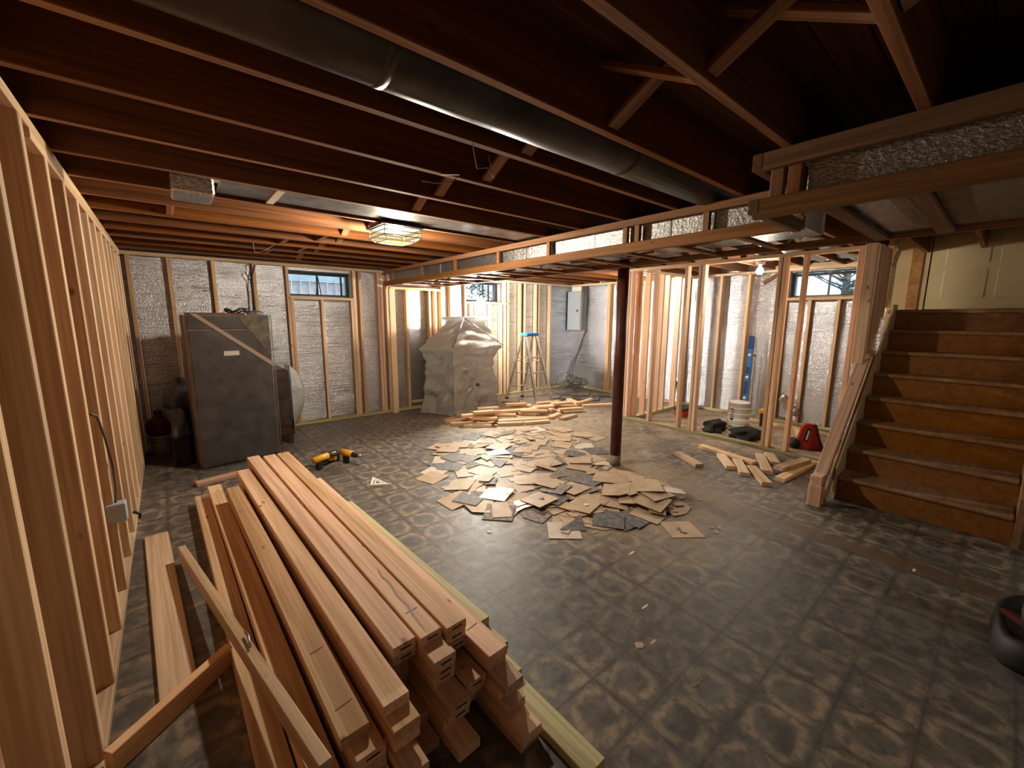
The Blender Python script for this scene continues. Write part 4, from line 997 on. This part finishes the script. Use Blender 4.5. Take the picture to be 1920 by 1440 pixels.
for k in range(5): arcpatch(6.03, 2.30, .1402-.00154*k, .1391-.00154*k, .12+.036*k, .145+.036*k, dA-.80, dA-.45+.08*(k % 2), 'printed_lettering', M['panelgrey'] if k % 2 else M['black'], bk)
lv = empty('spirit_level', (6.78, 2.50, 0)); tag(lv, 'tall blue spirit level leaning on the foil wall stud', 'level')
Ml = Matrix.Translation((6.72, 2.50, 0)) @ Matrix.Rotation(math.radians(3), 4, 'Y')
MB().box(-.013, .013, -.034, .034, .004, 1.24, Ml).build('body', M['blue'], lv, bevel=.003)
MB().box(-.015, .015, -.036, .036, 1.05, 1.245, Ml).build('end_grip', M['darkblue'], lv, bevel=.003)
for z in (.62, .96, .30): MB().tube([Ml @ Vector((-.017, 0, z)), Ml @ Vector((-.012, 0, z))], .024, 16).build('vial_window', M['white'], lv)
for z0, z1 in ((.36, .56), (.68, .78)): MB().box(-.0155, -.0131, -.024, .024, z0, z1, Ml).build('cutout', M['darkblue'], lv)
l2 = MB().box(6.70, 6.725, 2.40, 2.42, 0, .95).build('long_straightedge', M['alu'], bevel=.003); tag(l2, 'thin metal straightedge standing next to the blue level', 'straightedge')
part_box('end_cap', (6.697, 6.728, 2.397, 2.423, .95, .97), M['rubber'], l2)
blob('tool_bag', 5.62, 2.42, .0, .17, .12, .15, M['dark'], 'black lumpy tool bag on the floor left of the white bucket front', 'bag', 2, .5)
blob('work_jacket', 5.58, 2.02, .0, .24, .17, .13, M['dark'], 'black crumpled work jacket in front of the white bucket', 'clothing', 5, .6)
MB().box(5.42, 5.46, 2.05, 2.17, .05, .075).build('white_tag', M['white'], find('black crumpled work jacket in front of the white bucket'))
blob('dark_cloth', 6.1, 1.12, .0, .16, .10, .06, M['dark'], 'small dark cloth on the floor by the stair side wall', 'cloth', 8, .5)
# red nail gun case standing on its edge
nl = empty('nail_gun', (5.62, 1.42, 0)); tag(nl, 'red nail gun leaning upright inside the partition bottom plate', 'power tool')
Mn = Matrix.Translation((5.62, 1.40, 0)) @ Matrix.Rotation(math.radians(-62), 4, 'Z')
def extr(mb, P, t0, t1, Mx):
    n_ = len(P); return mb.pts([Mx @ Vector((x, y, z)) for y in (t0, t1) for x, z in P], [tuple(range(n_)), tuple(range(2*n_-1, n_-1, -1))]+[(k, (k+1) % n_, n_+(k+1) % n_, n_+k) for k in range(n_)])
extr(MB(), [(-.10, .0), (.19, .0), (.20, .02), (.08, .30), (.0, .31), (-.04, .27)], -.025, .025, Mn).build('magazine', M['red'], nl, bevel=.008)
extr(MB(), [(-.02, .10), (.03, .08), (.055, .24), (.01, .26)], -.028, .028, Mn).build('handle_gap', M['black'], nl, bevel=.004)
extr(MB(), [(.005, .12), (.02, .11), (.04, .22), (.022, .23)], -.031, .031, Mn).build('handle_grip', M['white'], nl)
MB().tube([Mn @ Vector((-.10, -.05, .06)), Mn @ Vector((-.10, .05, .06))], .055, 18).build('motor_cap', M['rubber'], nl)
extr(MB(), [(.16, .0), (.19, .0), (.10, .30), (.075, .30)], -.029, .029, Mn).build('edge_strip', M['darkred'], nl)
# grinder / yellow tool and flexible duct by the bucket
yt = MB().box(6.30, 6.42, 2.06, 2.14, .19, .25).build('cordless_tool', M['yellow'], bevel=.01); tag(yt, 'small yellow and black tool on a stand right of the bucket', 'power tool')
MB().box(6.32, 6.40, 2.07, 2.13, 0, .19).build('tool_base', M['rubber'], yt, bevel=.01)
fl = MB(); path = [(6.72+.03*math.sin(k*.3), 2.02-.03*k, .30+.10*math.cos(k*.5)) for k in range(8)]
fl.tube(path, [.07 if k % 2 else .062 for k in range(8)], 16)
tag(fl.build('flexible_duct', M['alu']), 'short silver flexible duct stub low on the foil wall', 'duct')
lumber('floor_board', 6.62, 2.45, 6.45, 1.30, M['pale'], 'pale board on the floor along the right foil wall', z=0)
lumber('floor_board', 6.30, 1.72, 6.02, 1.45, M['pale'], 'short pale block standing behind the red nail gun', z=0, t=.085, w=.04)
for k, (x0, x1, y0, y1) in enumerate(((5.32, 6.75, 2.50, 3.45), (5.32, 5.95, 1.10, 1.36))):
    pass
rt_ = MB().box(5.95, 6.15, 3.05, 3.2, 0, .10).build('red_toolbox', M['red'], bevel=.01); tag(rt_, 'small red box on the floor behind the partition door studs', 'box')
part_box('box_lid', (5.945, 6.155, 3.045, 3.205, .10, .13), M['rubber'], rt_)
ou = MB().box(6.82, 6.899, 3.72, 3.80, .30, .42).build('outlet_box', M['white'], bevel=.004); tag(ou, 'white outlet box low on the wall past the cross partition', 'electrical box')
part_box('socket_face', (6.815, 6.82, 3.735, 3.785, .32, .40), M['black'], ou)
# vent pipes in the far right ceiling
for k, (y, z, lab) in enumerate(((1.72, 2.30, 'silver flexible pipe between joists above the right window'), (1.38, 2.29, 'second silver pipe between joists near the stair wall'))):
    o = MB().tube([(4.6+.12*i, y+.03*math.sin(i), z+.01*math.cos(i*2)) for i in range(18)], .062, 14).build('vent_pipe', M['alu'], None); tag(o, lab, 'pipe')
o = board('knee_brace', (6.80, 2.42, 2.02), (6.80, 2.18, 2.16), .03, .05, M['old']); tag(o, 'dark diagonal strap at the top of the right foil wall', 'brace')

# ---- yellow drills and speed square on the floor
def drill(x, y, a, label, lean=0):
    r = empty('cordless_drill', (x, y, 0)); tag(r, label, 'drill', 'cordless drills on the floor')
    Mx = Matrix.Translation((x, y, .045)) @ Matrix.Scale(1.3, 4) @ Matrix.Rotation(a, 4, 'Z') @ Matrix.Rotation(PI/2, 4, 'X')   # lying on its side
    def cyl(nm, p, q, rr, m): MB().tube([Mx @ Vector(p), Mx @ Vector(q)], rr, 14).build(nm, m, r)
    cyl('motor_housing', (-.08, .05, 0), (.05, .05, 0), .034, M['yellow']); cyl('gearbox', (.05, .05, 0), (.09, .05, 0), .028, M['rubber'])
    MB().tube([Mx @ Vector((.09, .05, 0)), Mx @ Vector((.12, .05, 0)), Mx @ Vector((.14, .05, 0))], [.022, .020, .010], 12).build('chuck', M['steel'], r)
    MB().box(-.055, -.012, -.085, .03, -.018, .018, Mx).build('grip', M['rubber'], r, bevel=.006)
    MB().box(-.085, .03, -.13, -.085, -.034, .034, Mx).build('battery', M['yellow'], r, bevel=.006)
    MB().box(-.075, .02, -.134, -.129, -.025, .025, Mx).build('battery_base', M['rubber'], r)
    return r
drill(1.08, 4.27, .5, 'yellow and black cordless drill nearest the lumber stack')
drill(1.33, 4.24, -1.2, 'yellow and black cordless drill on the outer side, facing the tiles')
cr = MB().box(1.13, 1.29, 4.39, 4.50, .0, .095).build('drill_case_charger', M['rubber'], bevel=.012); tag(cr, 'black battery charger behind the two yellow drills', 'charger')
part_box('charger_face', (1.17, 1.25, 4.382, 4.387, .02, .06), M['yellow'], cr)
tag(MB().tube([(1.15, 4.35, .03), (1.05, 4.33, .006), (.98, 4.42, .006), (.90, 4.38, .006)], .005, 6).build('charger_cord', M['rubber']), 'black cord running from the charger toward the stack', 'cable')
sq = empty('speed_square', (1.34, 3.55, 0)); tag(sq, 'white triangular speed square lying alone on the dark floor', 'square')
P = [(1.27, 3.52), (1.375, 3.72), (1.43, 3.42)]
def tri_ring(P, f0, f1, z0, z1):
    cx = sum(p[0] for p in P)/3; cy = sum(p[1] for p in P)/3
    o_ = [(cx+(x-cx)*f0, cy+(y-cy)*f0) for x, y in P]; i_ = [(cx+(x-cx)*f1, cy+(y-cy)*f1) for x, y in P]
    vs = [(x, y, z) for z in (z0, z1) for x, y in o_+i_]; fs = []
    for k in range(3):
        j = (k+1) % 3
        fs += [(6+k, 6+j, 9+j, 9+k), (k, 3+k, 3+j, j), (k, j, 6+j, 6+k), (3+k, 9+k, 9+j, 3+j)]
    return MB().pts(vs, fs)
tri_ring(P, 1, .62, .002, .006).build('blade', M['white'], sq); tri_ring(P, .48, .25, .002, .0055).build('inner_scale', M['white'], sq)
board('fence', (1.27, 3.52, .010), (1.43, 3.42, .010), .012, .02, M['white'], sq)
for k in range(3):
    x0, y0 = P[k]; x1, y1 = P[(k+1) % 3]; board('web', (x0*.7+.3*1.36, y0*.7+.3*3.553, .0035), (x0*.45+.55*1.36, y0*.45+.55*3.553, .0035), .01, .003, M['white'], sq)

# ---- tool tote at the right edge
tt = empty('tool_tote', (2.93, -.27, 0)); tag(tt, 'dark fabric tool tote with black bar handle at the right picture edge', 'tool bag')
R_ = []
for z, gx, gy in ((0, .27, .16), (.03, .29, .17), (.12, .27, .16), (.135, .25, .14), (.10, .23, .12)):
    R_.append([(2.93+gx*math.copysign(abs(math.cos(a))**.6, math.cos(a)), -.275+gy*math.copysign(abs(math.sin(a))**.6, math.sin(a)), z+.008*math.sin(5*a)) for a in [2*PI*k/28 for k in range(28)]])
MB().rings(R_, (True, True)).build('bag_body', M['rubber'], tt)
MB().tube([(2.74, -.20, .15), (2.79, -.19, .24), (3.08, -.22, .29), (3.14, -.26, .15)], .011, 8).build('bar_handle', M['rubber'], tt)
rb = board('red_lumber', (2.90, -.14, .156), (2.64, -.36, .156), .035, .022, M['darkred']); tag(rb, 'reddish wooden stick lying across the dark tool tote', 'wood stick')

# ---- cobwebs hanging from joists
def web(P, lab): tag(MB().tube(P, .0022, 4).build('cobweb', M['cobweb']), lab, 'cobweb')
web([(1.03, 1.494, 2.2), (1.07, 1.52, 2.12), (1.13, 1.53, 2.14), (1.16, 1.52, 2.10), (1.12, 1.51, 2.18)], 'dusty cobweb strand under the joist beside the round duct')
web([(1.12, 1.8985, 2.2), (1.14, 1.76, 2.17), (1.10, 1.78, 2.13), (1.03, 1.80, 2.12), (.98, 1.84, 2.13)], 'long curved cobweb strand hanging between two middle joists')
web([(.72, 4.7295, 2.2), (.76, 4.95, 2.14), (.84, 5.0, 2.16), (.9, 4.7295, 2.2)], 'cobweb strands under the far joists above the cabinet')
web([(2.02, 2.7075, 2.2), (2.03, 2.77, 2.15), (2.05, 2.7075, 2.2)], 'small cobweb hanging beside the flat duct right of the light')

# ================================================================== OUTDOORS seen through the windows
gd = MB().box(-3, 12, 6.56, 13, 1.35, 1.70).box(7.18, 13, -3, 6.56, 1.35, 1.70).build('ground', M['soil']); tag(gd, kind='structure')
fe = empty('fence', (1.8, 8.2, 1.7)); tag(fe, 'pinkish board fence with pale top rail outside the first window', 'fence')
for k in range(26): board('fence_board', (.2+.15*k, 8.2, 1.70), (.2+.15*k, 8.2, 2.135), .142, .02, M['brick'], fe, up=(0, 1, 0))
board('rail', (.1, 8.16, 2.20), (4.2, 8.16, 2.20), .05, .12, M['trimwhite'], fe); board('rail', (.1, 8.16, 1.78), (4.2, 8.16, 1.78), .05, .06, M['trimwhite'], fe)
def tree(x, y, seed, label, leaves):
    random.seed(seed); r = empty('tree', (x, y, 1.7)); tag(r, label, 'tree')
    b = MB(); b.tube([(x, y, 1.70), (x+.05, y, 2.6), (x, y+.1, 3.6), (x+.1, y, 4.6)], [.09, .07, .05, .02], 8)
    tips = []
    for k in range(26 if leaves else 70):
        z = random.uniform(1.85, 4.2); a = random.random()*6.28; l = random.uniform(.5, 1.3)
        p = [(x, y, z), (x+l*.5*math.cos(a), y+l*.5*math.sin(a), z+l*.25), (x+l*math.cos(a), y+l*math.sin(a), z+l*.6)]
        b.tube(p, [.022, .014, .005], 5)
        tips += [Vector(p[1]), Vector(p[2])]
        for q in range(3):
            aa = a+random.uniform(-1, 1); b.tube([p[1], (p[1][0]+.4*math.cos(aa), p[1][1]+.4*math.sin(aa), p[1][2]+.25)], [.01, .003], 4)
    b.build('trunk', M['bark'], r)
    if leaves:
        lf = MB()
        for k in range(leaves):
            c = random.choice(tips)+Vector((random.gauss(0, .22), random.gauss(0, .22), random.gauss(0, .18))); c.z = max(c.z, 1.74)
            d = Vector((random.gauss(0, 1), random.gauss(0, 1), random.gauss(0, 1))).normalized()*.045; e = d.cross(Vector((random.gauss(0, 1), .3, 1))).normalized()*.022
            lf.pts([c-d, c+e, c+d, c-e], [(0, 1, 2, 3)])
        tag(lf.build('foliage', M['leaf'], r), kind='stuff')
tree(5.2, 8.3, 3, 'leafy green tree outside the second back window', 1800)
tree(8.4, 10.6, 5, 'second green tree further behind the back window', 1500)
tree(12.2, 2.6, 8, 'bare branched tree outside the right wall window', 0)
tree(12.4, -2.6, 9, 'thinner bare tree right of the other outside the right window', 0)
